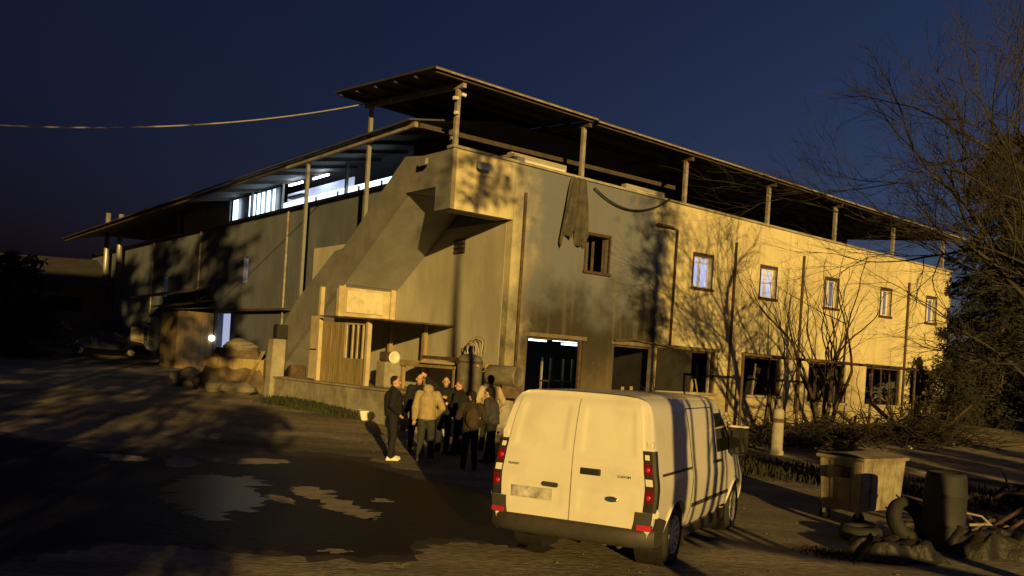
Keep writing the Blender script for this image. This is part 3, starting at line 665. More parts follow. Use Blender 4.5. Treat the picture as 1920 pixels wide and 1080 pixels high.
# tail lamps: tall black clusters on the corners, three lenses each
for sg in (-1, 1):
    def cp(t, z, off):
        # t 0..1 wraps from the rear face round to the side
        w = wid(z); u = .875+.125*min(1, t*1.6); x = u*w; y = yrear(z)+max(0, t-.5)*.17
        n = V((max(0, t-.25)*1.2, -1+t*.9, 0)).normalized(); return V((sg*(x+n.x*off), y+n.y*off, z))
    def lamp_patch(z0, z1, t0, t1, off, name, m, par):
        mb = MB(); mb.grid(8, 8, lambda a, b: cp(t0+(t1-t0)*a, z0+(z1-z0)*b, off)); mb.grid(8, 8, lambda a, b: cp(t0+(t1-t0)*a, z0+(z1-z0)*b, off-.03))
        e = [(i/8, 0) for i in range(9)]+[(1, i/8) for i in range(1, 9)]+[(i/8, 1) for i in range(7, -1, -1)]+[(0, i/8) for i in range(7, 0, -1)]
        vs_ = []
        for a, b in e: vs_ += [cp(t0+(t1-t0)*a, z0+(z1-z0)*b, off), cp(t0+(t1-t0)*a, z0+(z1-z0)*b, off-.03)]
        n = len(e); mb.add(vs_, [(2*i, 2*i+1, 2*((i+1) % n)+1, 2*((i+1) % n)) for i in range(n)])
        return mb.build(name, m, par)
    tl = lamp_patch(.70, 1.36, .0, 1.0, .018, 'tail_lamp', M_blackp, van)
    lamp_patch(1.10, 1.225, .06, .46, .026, 'red_lens', M_red, tl)
    lamp_patch(.985, 1.06, .06, .42, .025, 'clear_lens', M_clear, tl)
    lamp_patch(.81, .945, .08, .46, .026, 'red_lens', M_red, tl)
    lamp_patch(1.265, 1.32, .12, .36, .024, 'clear_lens', M_clear, tl)
    for z in (1.16, .86):
        MB().ball(cp(.24, z, .028), (.028, .010, .028), 12, 8).build('bulb_cup', M_redd, tl, True)
# rear bumper, corner pieces, reflectors
bp = MB()
def bq(u, z, d): return V((u*.985, .06+.13*abs(u)**5-d, z))
def bumper_f(a, b):
    u = -1+2*a; prof = [(.295, -.12), (.30, .0), (.36, .04), (.46, .045), (.505, .02), (.515, -.08)]
    i = min(len(prof)-2, int(b*(len(prof)-1))); t = b*(len(prof)-1)-i
    z = prof[i][0]+(prof[i+1][0]-prof[i][0])*t; d = prof[i][1]+(prof[i+1][1]-prof[i][1])*t
    return bq(u, z, d)
bp.grid(40, 10, bumper_f); bu = bp.build('rear_bumper', M_trim, van, True)
for sg in (-1, 1):
    mb = MB()
    def side_f(a, b):
        y = .16+(AX[0]-.43-.16)*a; zt = .66-.10*a; z = .28+(zt-.28)*b; return V((sg*(wid(max(z,.4))+.02), y, z))
    mb.grid(8, 5, side_f).build('bumper_corner', M_trim, van, True)
    mb = MB()
    def cor_f(a, b):
        z = .50+.20*b; u = .80+.18*a; p = rear_pt(u, z, .03); return V((sg*(p.x+.015*a), p.y-.01, z))
    mb.grid(6, 4, cor_f).build('bumper_shoulder', M_trim, van, True)
    MB().hexa([V((sg*(x+.0), y+(x-.78)*.15, z)) for x in (.80, .965) for z in (.505, .565) for y in (.035, .12)]).build('reflector', M_redd, bu, bevel=.008)
    MB().box(-.055, .055, -.03, .06, -.05, .05).build('parking_sensor_cover', M_paint, van, bevel=.015).location = V((sg*.965, .16, .69))
# sills, side trims, door gaps, rail, handles, side windows, mirror
for sg in (-1, 1):
    MB().hexa([V((sg*(x), y, z)) for x in (.84, .945) for y in (AX[0]+.44, AX[1]-.44) for z in (.25, .36)]).build('sill', M_blackp, van)
    def strip(name, yz, w, m, off=.003):
        mb = MB()
        for (y0, z0), (y1, z1) in zip(yz, yz[1:]):
            n = 8
            for q in range(n):
                a, b = q/n, (q+1)/n; pa = (y0+(y1-y0)*a, z0+(z1-z0)*a); pb = (y0+(y1-y0)*b, z0+(z1-z0)*b)
                mb.bar(V((sg*(wid(pa[1])+off), *pa)), V((sg*(wid(pb[1])+off), *pb)), .006, w, up=UP if abs(z1-z0) < abs(y1-y0) else V((0, 1, 0)))
        return mb.build(name, m, van)
    strip('door_gap', [(1.62, .40), (1.62, 1.80)], .012, M_blackp); strip('door_gap', [(2.86, .40), (2.86, 1.80)], .012, M_blackp); strip('door_gap', [(1.62, 1.80), (2.86, 1.80)], .012, M_blackp)
    strip('slide_rail', [(.38, 1.085), (1.60, 1.085)], .03, M_trim, .002)
    strip('crease', [(.45, .80), (.66, .80)], .01, M_trim, .0) if False else None
    strip('side_moulding', [(1.66, .62), (3.6, .62)], .05, M_trim, .006)
    for y in (2.74, 2.98): MB().bar(V((sg*(wid(1.09)+.02), y-.08, 1.09)), V((sg*(wid(1.09)+.02), y+.08, 1.09)), .035, .035).build('handle', M_blackp, van, bevel=.006)
    mb = MB(); mb.grid(10, 6, lambda a, b: (lambda z, y: V((sg*(wid(z)+.004), y, z)))(1.20+.52*b, 2.95+(1.0-.62*b)*a)); mb.build('cab_window', M_vglass, van)
    # mirror
    mo = MB().box(-.13, .13, -.06, .09, -.20, .20).build('mirror', M_blackp, van, bevel=.05); mo.location = V((sg*1.08, 3.66, 1.33)); autosmooth(mo)
    MB().box(-.11, .11, -.075, -.061, -.17, .05).build('mirror_glass', M_vglass, mo)
    MB().box(-.12, .12, -.05, .08, .19, .215).build('mirror_cap', M_paint, mo)
    MB().bar(V((sg*.92, 3.74, 1.20)), V((sg*1.0, 3.68, 1.24)), .10, .10).build('mirror_arm', M_blackp, van)
mb = MB().grid(12, 8, lambda a, b: V(((a*2-1)*(.80-.06*b), 4.02-.62*b+.02, 1.36+.53*b+.02-.05*abs(a*2-1)**2))); mb.build('windscreen', M_vglass, van, True)
# underside: floor, axle, spare wheel carrier, exhaust
MB().box(-.78, .78, .25, 4.7, .28, .34).build('floor_pan', M_blackp, van)
MB().tube([(-.7, AX[0], WR), (.7, AX[0], WR)], .06, 10).build('rear_axle', M_rust, van)
MB().lathe((-.42, .62, .245), (0, 0, 1), [(0, .02), (-.01, .30), (.05, .335), (.10, .30), (.10, .02)], 28).build('spare_wheel', M_rubber, van, True)
MB().tube([(.55, .9, .30), (.55, .25, .27)], .035, 10).build('exhaust_pipe', M_rust, van, True)
MB().tube([(.30, .95, .30), (.30, .50, .30)], .10, 12).build('exhaust_box', M_galv, van, True)
for sg in (-1, 1): MB().box(-.13, .13, -.008, .008, -.13, .10).build('mud_flap', M_blackp, van).location = V((sg*.84, AX[0]+.40, .28))
MB().bar((0, 3.0, 1.965), (0, 2.86, 2.14), .012).build('aerial', M_blackp, van)
#@@NEXT2
# ------------------------------------------------------------------ people
def remesh_mesh(mb, name, vox=.012, smooth=3, m=None):
    me = mb.mesh(name+'_src', recalc=True, weld=False); o = bpy.data.objects.new(name+'_src', me); COL.objects.link(o)
    r = o.modifiers.new('r', 'REMESH'); r.mode = 'VOXEL'; r.voxel_size = vox; r.use_smooth_shade = True
    s = o.modifiers.new('s', 'SMOOTH'); s.factor = .5; s.iterations = smooth
    bpy.context.view_layer.update(); nm = bpy.data.meshes.new_from_object(o.evaluated_get(bpy.context.evaluated_depsgraph_get()))
    bpy.data.objects.remove(o); nm.name = name; nm.materials.clear(); nm.materials.append(m); nm.polygons.foreach_set('use_smooth', [True]*len(nm.polygons)); return nm
def caps(mb, p, q, r0, r1, n=10, k=4):
    p, q = V(p), V(q); d = (q-p).normalized(); pts = []; rs = []
    for i in range(k+1): t = math.pi/2*(1-i/k); pts.append(p-d*r0*math.sin(t)); rs.append(max(.001, r0*math.cos(t)))
    for i in range(k+1): t = math.pi/2*i/k; pts.append(q+d*r1*math.sin(t)); rs.append(max(.001, r1*math.cos(t)))
    mb.tube(pts, rs, n); return mb
M_skin = mat('skin', (.52, .33, .24), .6, .12, 20)
def cloth(name, c, var=.35): return mat(name, c, .92, var, 7, .35, 22)
def person(label, loc, rz, h=1.75, jacket=None, trousers=None, shoes=None, hair=(.012, .01, .008), armL='down', armR='down', head_turn=0, hood=False, long=False, hat=None, pack=None, lean=0, stance=.11, group='people gathered by the van'):
    k = h/1.75; root = thing('person', label, 'person', loc, rz, group); root.scale = (k, k, k)
    LN = lambda p: V((p[0], p[1]+max(0, p[2]-.95)*math.tan(lean), p[2]))
    sh = {1: LN((.185, 0, 1.43)), -1: LN((-.185, 0, 1.43))}; hp = {1: V((.09, 0, .93)), -1: V((-.09, 0, .93))}
    kn = {1: V((stance, .03, .50)), -1: V((-stance+.01, .0, .50))}; an = {1: V((stance+.02, -.02, .09)), -1: V((-stance-.01, .05, .09))}
    arms = {}
    for s, a in ((-1, armL), (1, armR)):
        S_ = sh[s]
        if a == 'down': e = S_+V((s*.07, -.02, -.29)); w = e+V((s*.01, .07, -.25))
        elif a == 'pocket': e = S_+V((s*.13, -.07, -.27)); w = V((s*.19, .10, .98))+V((0, S_.y, 0))
        elif a == 'phone': e = S_+V((s*.10, .08, -.27)); w = e+V((-s*.12, .20, .10))
        elif a == 'head': e = S_+V((s*.20, .06, .05)); w = S_+V((-s*.04, .06, .26))
        elif a == 'cross': e = S_+V((s*.10, .05, -.28)); w = e+V((-s*.24, .18, .03))
        arms[s] = (S_, e, w)
    nk = LN((0, -.01, 1.50)); hc = LN((0, .02, 1.635))
    rt = Matrix.Rotation(head_turn, 3, 'Z')
    # body: one continuous skin
    b = MB()
    caps(b, LN((0, 0, 1.0)), LN((0, 0, 1.30)), .13, .15); caps(b, sh[-1], sh[1], .06, .06); caps(b, nk-V((0, 0, .06)), hc, .055, .055)
    b.ball(hc+V((0, -.005, .02)), (.078, .098, .105), 16, 12, rt); b.ball(hc+rt @ V((0, .03, -.06)), (.055, .06, .055), 12, 8, rt)
    caps(b, hc+rt @ V((0, .095, .015)), hc+rt @ V((0, .118, -.025)), .012, .016, 8, 3)
    for s in (-1, 1): b.ball(hc+rt @ V((s*.08, .0, -.005)), (.012, .025, .034), 8, 6, rt)
    caps(b, hc+rt @ V((-.022, .092, -.068)), hc+rt @ V((.022, .092, -.068)), .009, .009, 8, 3)
    for s in (-1, 1):
        S_, e, w = arms[s]; caps(b, S_, e, .05, .042); caps(b, e, w, .042, .028)
        d = (w-e).normalized(); side = d.cross(V((0, 1, 0)));  side = side.normalized() if side.length > .1 else V((1, 0, 0)); up = side.cross(d).normalized()
        palm = w+d*.05; caps(b, w, palm+d*.03, .028, .034)
        for q in range(4):
            f0 = palm+d*.04+side*(q-1.5)*.021; L = (.055, .065, .06, .048)[q]; f1 = f0+d*L*.6+up*.008; f2 = f1+d*L*.4*.8+up*.022
            caps(b, f0, f1, .0095, .009, 6, 2); caps(b, f1, f2, .009, .008, 6, 2)
        t0 = w+d*.03+side*.03; caps(b, t0, t0+d*.04+side*.02+up*.015, .011, .010, 6, 2)
        caps(b, hp[s], kn[s], .085, .055); caps(b, kn[s], an[s], .055, .038); caps(b, an[s]+V((0, 0, -.04)), an[s]+V((0, .14, -.055)), .035, .03)
    me = remesh_mesh(b, 'body', .0105, 2, M_skin); bo_ = link('body', me, root)
    for s in (-1, 1): MB().ball(hc+rt @ V((s*.031, .088, .018)), .0115, 8, 6).build('eye', mat('eye', (.03, .02, .015), .3, .1), bo_, True)
    # clothes
    j = MB(); hem = .62 if long else .90
    caps(j, LN((0, 0, 1.02)), LN((0, -.005, 1.30)), .185, .20, 14); j.ball(LN((0, 0, 1.34)), (.235, .155, .14), 14, 10); caps(j, sh[-1]+V((.02, 0, -.01)), sh[1]+V((-.02, 0, -.01)), .085, .085)
    j.lathe(V((0, 0, hem)), (0, 0, 1), [(0, .02), (0, .20 if long else .19), (.08, .195), (1.05-hem, .17), (1.06-hem, .02)], 18)
    caps(j, nk+V((0, -.01, -.06)), nk+V((0, -.005, .0)), .085, .075)
    for s in (-1, 1):
        S_, e, w = arms[s]; caps(j, S_, e, .088, .076); caps(j, e, e.lerp(w, .94), .076, .056)
    if hood: j.ball(nk+V((0, -.075, .045)), (.115, .075, .10), 12, 8); caps(j, nk+V((-.06, -.02, .05)), nk+V((.06, -.02, .05)), .06, .06)
    r = random.Random(len(label))
    for q in range(14):     # creases
        a = r.uniform(0, 2*math.pi); z = r.uniform(hem+.08, 1.3); p = V((math.cos(a)*.165, math.sin(a)*.15, z)); caps(j, LN(p), LN(p+V((r.uniform(-.06, .06), 0, r.uniform(-.1, .1)))), .022, .014, 6, 2)
    link('jacket', remesh_mesh(j, 'jacket', .013, 2, jacket), root)
    t = MB(); t.ball((0, 0, .93), (.165, .125, .12), 14, 10)
    for s in (-1, 1):
        caps(t, hp[s]+V((0, 0, .0)), kn[s], .10, .078); caps(t, kn[s], an[s]+V((0, 0, .02)), .076, .066); caps(t, an[s]+V((0, .01, .0)), an[s]+V((0, .01, .05)), .07, .07)
    link('trousers', remesh_mesh(t, 'trousers', .013, 2, trousers), root)
    for s in (-1, 1):
        f = MB(); a = an[s]; caps(f, a+V((0, -.04, -.045)), a+V((0, .06, -.045)), .045, .042); caps(f, a+V((0, .06, -.052)), a+V((s*.01, .15, -.055)), .042, .033); caps(f, a, a+V((0, 0, -.03)), .05, .05)
        f.box(a.x-.045, a.x+.045, a.y-.09, a.y+.185, 0.0, .025)
        link('shoe', remesh_mesh(f, 'shoe', .012, 1, shoes), root)
    hr = MB(); hr.ball(hc+rt @ V((0, -.022, .045)), (.088, .098, .092), 14, 10, rt); hr.ball(hc+rt @ V((0, -.055, -.01)), (.074, .06, .07), 12, 8, rt)
    link('hair' if not hat else 'cap', remesh_mesh(hr, 'hair', .012, 1, cloth('hair_%g' % hair[0], hair) if not hat else hat), root)
    if pack:
        p = MB(); p.ball(LN((0, -.24, 1.17)), (.16, .10, .24), 14, 10); p.ball(LN((0, -.32, 1.06)), (.12, .06, .12), 12, 8)
        for s in (-1, 1): p.tube([LN((s*.12, -.2, 1.38)), LN((s*.13, -.02, 1.50)), LN((s*.13, .13, 1.38)), LN((s*.13, .16, 1.2))], .02, 6)
        link('backpack', remesh_mesh(p, 'backpack', .014, 2, pack), root)
    return root
c_navy = cloth('navy_cloth', (.010, .011, .016)); c_black = cloth('black_cloth', (.009, .009, .009)); c_tan = cloth('tan_cloth', (.36, .29, .17), .25)
c_green = cloth('dark_green_cloth', (.03, .035, .028)); c_brown = cloth('brown_cloth', (.035, .025, .018)); c_beige = cloth('beige_cloth', (.44, .37, .24), .25); c_grey = cloth('grey_cloth', (.04, .04, .045))
c_white = cloth('white_shoe', (.78, .76, .72), .1); c_shoe = cloth('dark_shoe', (.02, .018, .016)); c_jean = cloth('dark_jean', (.016, .018, .026))
def face(p, px, py):  # heading so that a person at p looks towards the place under a pixel
    q = gnd(px, py); return math.atan2(-(q.x-p.x), q.y-p.y)
def spot(px, py): p = gnd(px, py); return p
p = spot(731, 862); person('person in long black coat with white shoes at the edge of the group', p, RAD(-75), 1.80, c_black, c_navy, c_white, armL='pocket', armR='pocket', long=True, head_turn=RAD(-25))
p = spot(795, 866); person('person in tan hooded jacket seen from behind, hand in pocket', p, RAD(4), 1.79, c_tan, c_green, cloth('pale_shoe', (.45, .42, .36), .2), armL='down', armR='pocket', hood=True, head_turn=RAD(20))
p = spot(778, 846); person('person in dark jacket with one hand raised to the head', p, RAD(-160), 1.83, c_navy, c_black, c_shoe, armL='head', armR='down')
p = spot(829, 848); person('person in navy jacket facing the road beside the tan hooded jacket', p, RAD(-200), 1.80, c_navy, c_jean, c_shoe, armL='phone', armR='pocket', head_turn=RAD(20))
p = spot(856, 853); person('person with grey scarf collar and cropped fair hair turned sideways', p, RAD(75), 1.74, c_black, c_black, c_shoe, hair=(.16, .11, .07), armL='cross', armR='cross', head_turn=RAD(25), hood=False)
p = spot(878, 880); person('person in dark brown jacket with backpack seen from behind', p, RAD(8), 1.60, c_brown, c_black, c_shoe, armL='phone', armR='pocket', pack=cloth('brown_pack', (.05, .033, .02)), lean=RAD(6), head_turn=RAD(30))
p = spot(918, 868); person('person in long dark coat stooping between the backpack and the van', p, RAD(70), 1.66, c_grey, c_navy, c_shoe, armL='pocket', armR='pocket', long=True, lean=RAD(10))
p = spot(912, 845); person('person in pale beige jacket standing behind the stooping dark coat', p, RAD(15), 1.86, c_beige, c_green, c_shoe, armL='pocket', armR='pocket')
p = gnd(378, 668); person('dark silhouetted person standing beside the yellow lean-to shed', p, RAD(-120), 1.75, c_black, c_black, c_shoe, armL='down', armR='phone', group=None)

# ------------------------------------------------------------------ trees
def branch_tree(name, label, cat, base, height, seed, spread=.5, stems=1, levels=5, r0=.12, bark=None, lean=V((0, 0, 0)), twig=3, first=.22, minr=.006, leaf=None, group=None, upb=.25, ratio=.74, rr=.62, sides=5, leaves_n=0, wob=.13):
    rnd = random.Random(seed); root = thing(name, label, cat, base, 0, group); tr = MB(); br = MB(); tips = []
    def grow(p, d, L, r, lv):
        n = 4; pts = [p]; rs = [r]; dd = d.copy()
        for i in range(n):
            dd = (dd+V((rnd.gauss(0, wob), rnd.gauss(0, wob), rnd.gauss(0, wob*.8)+upb*.08))).normalized(); p = p+dd*L/n; pts.append(p); rs.append(max(minr*.6, r*(1-.42*(i+1)/n)))
        (tr if lv == 0 else br).tube(pts, rs, 7 if lv == 0 else (sides if lv < 3 else 3), caps=False)
        if lv >= levels or rs[-1] < minr: tips.append((pts[-1], dd, lv)); return
        k = twig if lv else twig+1
        for q in range(k):
            t = rnd.uniform(.35, 1.0) if q else 1.0; i = min(n-1, int(t*n)); pp = pts[i].lerp(pts[i+1], t*n-i) if i < n else pts[-1]
            ax = V((rnd.gauss(0, 1), rnd.gauss(0, 1), rnd.gauss(0, .4))).normalized(); nd = (dd+ax*(spread*(1.25 if q else .5))+V((0, 0, upb*.4))).normalized()
            grow(pp, nd, L*ratio*rnd.uniform(.75, 1.1), rs[i]*(rr if q else .82), lv+1)
    for s in range(stems):
        a = 2*math.pi*(s+rnd.random()*.6)/stems; d = (V((math.cos(a)*spread*.55, math.sin(a)*spread*.55, 1)) if stems > 1 else V((0, 0, 1)))+lean
        grow(V((math.cos(a)*.08, math.sin(a)*.08, -.1)) if stems > 1 else V((0, 0, -.1)), d.normalized(), height*first, r0, 0)
    tr.build('trunk', bark, root, True, recalc=False); br.build('branches', bark, root, True, recalc=False)
    if leaf:
        lf = MB(); per = leaves_n
        for (p, d, lv) in tips:
            for q in range(per):
                c = p+V((rnd.gauss(0, .16), rnd.gauss(0, .16), rnd.gauss(0, .14))); a = V((rnd.gauss(0, 1), rnd.gauss(0, 1), rnd.gauss(0, .7))).normalized(); b = a.orthogonal().normalized(); s = rnd.uniform(.05, .11)
                lf.v += [c-a*s, c+b*s*.4, c+a*s, c-b*s*.4]; k = len(lf.v); lf.f.append([k-4, k-3, k-2, k-1])
        lf.build('crown', leaf, root, recalc=False)
    return root
def conifer(name, label, base, H, R, z0, seed, nb=120, needle=None, bark=None, dens=14, ls=.16, thr=0.0, group=None, droop=.25, shape=.8, cat='tree'):
    rnd = random.Random(seed); root = thing(name, label, cat, base, 0, group)
    tr = MB().tube([(0, 0, -.1), (.05, 0, H*.35), (-.04, .04, H*.7), (0, 0, H)], [.20*H/12, .15*H/12, .08*H/12, .015], 8); tr.build('trunk', bark, root, True)
    br = MB(); lf = MB()
    for i in range(nb):
        t = (i+rnd.random())/nb; z = z0+(H-z0)*t; a = rnd.uniform(0, 2*math.pi); L = R*((1-t)**shape*.85+.15)*rnd.uniform(.55, 1.12)*min(1, .45+t*4); p = V((0, 0, z)); d = V((math.cos(a), math.sin(a), rnd.uniform(-.1, .3))); pts = [p]
        for q in range(4): p = p+d.normalized()*L/4; d.z -= droop*rnd.uniform(.2, 1); pts.append(p)
        br.tube(pts, [.035*L/R+.01, .025*L/R+.008, .015, .01, .004], 4, caps=False)
        for q in range(dens):
            u = rnd.uniform(.15, 1.05); j = min(3, int(u*4)); c = pts[j].lerp(pts[j+1], min(1.0, u*4-j))+V((rnd.gauss(0, .13), rnd.gauss(0, .13), rnd.gauss(-.05, .10)))*(.5+L/R)
            for w in range(3):
                ax = (d.normalized()*.7+V((rnd.gauss(0, .6), rnd.gauss(0, .6), rnd.gauss(-.1, .5)))).normalized(); b = ax.orthogonal().normalized(); s = ls*rnd.uniform(.5, 1.2)
                lf.v += [c, c+ax*s*.5+b*s*.16, c+ax*s, c+ax*s*.5-b*s*.16]; k = len(lf.v); lf.f.append([k-4, k-3, k-2, k-1])
    br.build('branches', bark, root, True, recalc=False); lf.build('crown', needle, root, recalc=False); return root
M_bark = mat('bark', (.075, .058, .042), .95, .5, 9, .5, 30)
M_twig = mat('twig_bark', (.045, .040, .034), .95, .4, 9)
M_need = mat('needles', (.017, .020, .012), .9, .5, 4)
M_leaf = mat('dry_leaf', (.045, .045, .025), .9, .5, 4)
# bare tree in front of the yellow bays
s, z = pxR(1552, 700, 3.0); b0 = RF(s, 0, 3.0); b0.z = terr(b0.x, b0.y)-.05
branch_tree('bare_tree', 'leafless multi-stemmed tree in front of the yellow facade', 'tree', b0, 8.6, 12, spread=.62, stems=6, levels=5, r0=.085, bark=M_bark, first=.30, twig=2, ratio=.78, upb=.35)
b0 = RF(13.3, 0, 4.2); b0.z = terr(b0.x, b0.y)-.05
branch_tree('bare_sapling', 'thin leafless sapling beside the leafless multi-stemmed tree', 'tree', b0, 4.0, 31, spread=.6, stems=3, levels=4, r0=.035, bark=M_bark, first=.33, twig=2, ratio=.75)
# the big trees at the right-hand side of the yard
for b0, sd_, lab in ((V((13.2, 19.0, 0)), 5, 'tall twiggy tree with wispy bare boughs over the yard'), (V((15.2, 22.5, 0)), 6, 'second twiggy tree behind the tall wispy one')):
    branch_tree('twiggy_tree', lab, 'tree', b0, 12.0, sd_, spread=.66, stems=1, levels=7, r0=.20, bark=M_twig, first=.26, twig=3, ratio=.80, upb=-.08, lean=V((-.10, 0, 0)), minr=.0016, rr=.66) if sd_ == 6 else branch_tree('twiggy_tree', lab, 'tree', b0, 13.0, sd_, spread=.64, stems=1, levels=6, r0=.20, bark=M_twig, first=.36, twig=4, ratio=.75, upb=.12, lean=V((-.06, 0, 0)), minr=.0012, rr=.64)
def on_r(s, o): p = RF(s, 0, o); p.z = terr(p.x, p.y)-.05; return p
conifer('evergreen_tree', 'dense dark evergreen tree with drooping boughs at the end of the facade', on_r(25.6, 2.6), 8.2, 2.7, .3, 9, nb=170, needle=M_need, bark=M_bark, dens=26, ls=.30, shape=.5)
conifer('evergreen_tree', 'taller dark evergreen tree behind the drooping one', on_r(29.8, .5), 14.0, 3.9, .5, 10, nb=260, needle=M_need, bark=M_bark, dens=26, ls=.42, shape=.5)
conifer('evergreen_tree', 'bushy dark evergreen tree nearest the road at the facade end', on_r(27.0, 7.0), 7.0, 3.2, .3, 11, nb=170, needle=M_need, bark=M_bark, dens=26, ls=.34, shape=.45)
conifer('evergreen_shrub', 'low dark evergreen shrub under the tall twiggy tree', on_r(24.5, 8.5), 4.0, 2.4, .2, 19, nb=100, needle=M_need, bark=M_bark, dens=22, ls=.24, shape=.4, cat='shrub')
conifer('evergreen_shrub', 'dark evergreen shrub against the last ground-floor openings', on_r(22.3, 2.0), 3.4, 1.6, .2, 29, nb=80, needle=M_need, bark=M_bark, dens=20, ls=.2, shape=.4, cat='shrub')
# unseen trees and a block behind the camera, mostly added to shade the scene
QX, QA = V((math.cos(RAD(SUN_AZ)), math.sin(RAD(SUN_AZ)), 0)), V((-math.sin(RAD(SUN_AZ)), math.cos(RAD(SUN_AZ)), 0))
def QP(q, a): return QX*q+QA*a
conifer('street_conifer', 'slender tall street conifer whose shadow dapples the facade corner', QP(4.2, 0), 12.9, 1.5, 10.9, 41, nb=40, needle=M_need, bark=M_bark, dens=9, ls=.20, shape=.1)
conifer('street_conifer', 'slender street conifer whose shadow dapples the edge of the painted grey shade', QP(11.0, 0), 13.6, 1.4, 8.0, 43, nb=80, needle=M_need, bark=M_bark, dens=10, ls=.21, shape=.1)
ab = thing('shade_block', 'plain block added behind the camera to shade the far left', 'building', QP(-13, -16), RAD(SUN_AZ))  # unseen building added to keep the far left in shade
MB().box(-26, 0, -10, 0, 0, 20).build('wall', M_grey, ab)
for fl in range(6):
    for q in range(8):
        w = MB().box(-24.6+q*3, -23.2+q*3, .003, .05, 1.2+fl*3.1, 2.6+fl*3.1).build('window', M_vglass, ab); MB().box(-24.8+q*3, -23+q*3, .004, .12, 1.08+fl*3.1, 1.19+fl*3.1).build('sill', M_conc, w)
for i, (q, a, H, R, d) in enumerate(((-13, -8, 19, 3.6, 20), (-9.2, -8, 20, 3.0, 13), (-5.4, -9, 19, 2.8, 11))):  # unseen poplars added to darken the side wall and left yard
    conifer('shade_poplar', ['broad poplar added beside the shade block', 'tall thick poplar added to shade the left side', 'thin airy poplar added to shade the left side'][i], QP(q, a), H, R, .6, 50+i, nb=200, needle=M_leaf, bark=M_bark, dens=d, ls=.55, shape=.2, group='added shade poplars')
conifer('shade_bush_tree', 'low airy tree added out of view to shade the left ground', QP(-1.9, -9), 6.6, 1.7, 2.4, 66, nb=90, needle=M_leaf, bark=M_bark, dens=15, ls=.34, shape=.2)  # unseen tree added to dim the ground on the left
for i, q in enumerate((11.9, 13.9, 16.0, 18.2, 20.4, 22.6)):  # unseen row added to shade the right-hand yard
    conifer('shade_cypress', ['sparse bushy cypress at the start of the added shade row', 'bushy cypress next to the sparse one in the added shade row', 'third bushy cypress of the added shade row', 'fourth bushy cypress of the added shade row', 'fifth bushy cypress of the added shade row', 'bushy cypress ending the added shade row'][i], QP(q, .3*(i % 2)), 4.3+.6*((i*37) % 3)/2, 1.5, .3, 70+i, nb=80, needle=M_need, bark=M_bark, dens=9 if i == 0 else 15, ls=.34, shape=.3, group='added shade cypress row')
pt_ = thing('stripe_shade_tree', 'unseen tree with limb and shoots shaped to stripe the van side with shade', 'tree', QP(8.6, 1.0))  # limb and shoots shaped to throw stripes of shade on the van
ob = QP(8.6, 1.0); rn = random.Random(4)
def qz(q, z, a=1.0): return QP(q, a)-ob+UP*z
MB().tube([qz(8.6, -.1), qz(8.55, .9), qz(8.5, 1.5), qz(8.4, 3.2), qz(8.5, 5.4)], [.2, .17, .16, .12, .05], 8).build('trunk', M_bark, pt_, True)
MB().tube([qz(8.5, 1.15), qz(7.4, 1.5), qz(6.2, 1.55), qz(5.0, 1.75), qz(4.3, 1.9)], [.12, .09, .07, .05, .03], 7).build('limb', M_bark, pt_, True)
q = 4.35
while q < 6.5:
    r_ = rn.choice((.03, .045, .07, .09, .06)); z = 1.6; pts = []
    qq = q
    for k in range(6): pts.append(qz(qq, z, 1.0+rn.gauss(0, .05))); z += .55; qq += rn.gauss(0, .035)
    MB().tube(pts, [r_*(1-.10*k) for k in range(6)], 6).build('shoot', M_bark, pt_, True)
    for k in range(2): p0 = pts[rn.choice((2, 3, 4))]; MB().tube([p0, p0+QX*rn.gauss(0, .10)+UP*.5, p0+QX*rn.gauss(0, .18)+UP*1.0], [.018, .014, .006], 5).build('shoot', M_bark, pt_, True)
    q += rn.uniform(.16, .36)
#@@NEXT3
# ------------------------------------------------------------------ things hung on the building
M_tarp = mat('dark_cloth', (.075, .07, .062), .9, .5, 4, .4, 14)
cl = MB(); s0, zt = pxR(1092, 336, .25); s1, zb = pxR(1078, 445, .25)
def cloth_f(a, b):
    w = .45+.55*b**.6; tear = .18*math.sin(a*9+1)+.12*math.sin(a*23)
    s = s0-.05+(a-.45)*1.25*w-.10*b; z = zt+.05-(zt-zb+.1+tear*b)*b
    o = .14+.10*math.sin(a*17+b*2)*(.35+b*.7)+.05*math.sin(a*31+b*5)*b
    return RF(s, z, o)
cl.grid(48, 36, cloth_f); cl.grid(48, 36, lambda a, b: cloth_f(a, b)-NR*.012)
tag(cl.build('hanging_cloth', M_tarp, None, True, recalc=False), 'dark torn cloth hanging over the parapet above the broken window', 'cloth')
def sag(p, q, d, n=24): return [p.lerp(q, i/n)-UP*d*4*(i/n)*(1-i/n) for i in range(n+1)]
sA = pxR(1115, 352, .12); sB = pxR(1258, 372, .12)
tag(MB().tube(sag(RF(*sA, .12), RF(*sB, .12), .55), .028, 6).build('hanging_cable', M_cable, None, True), 'thick black cable sagging along the top of the facade', 'cable')
e1 = LF(5.2, ZR(-2.2, -5.2)-.12, HS)
e0 = at_depth(-40, 233, 22.0)
tag(MB().tube(sag(e0, e1, .35, 40), .022, 6).build('overhead_cable', M_cablel, None, True), 'long pale overhead cable running to the canopy post', 'cable')
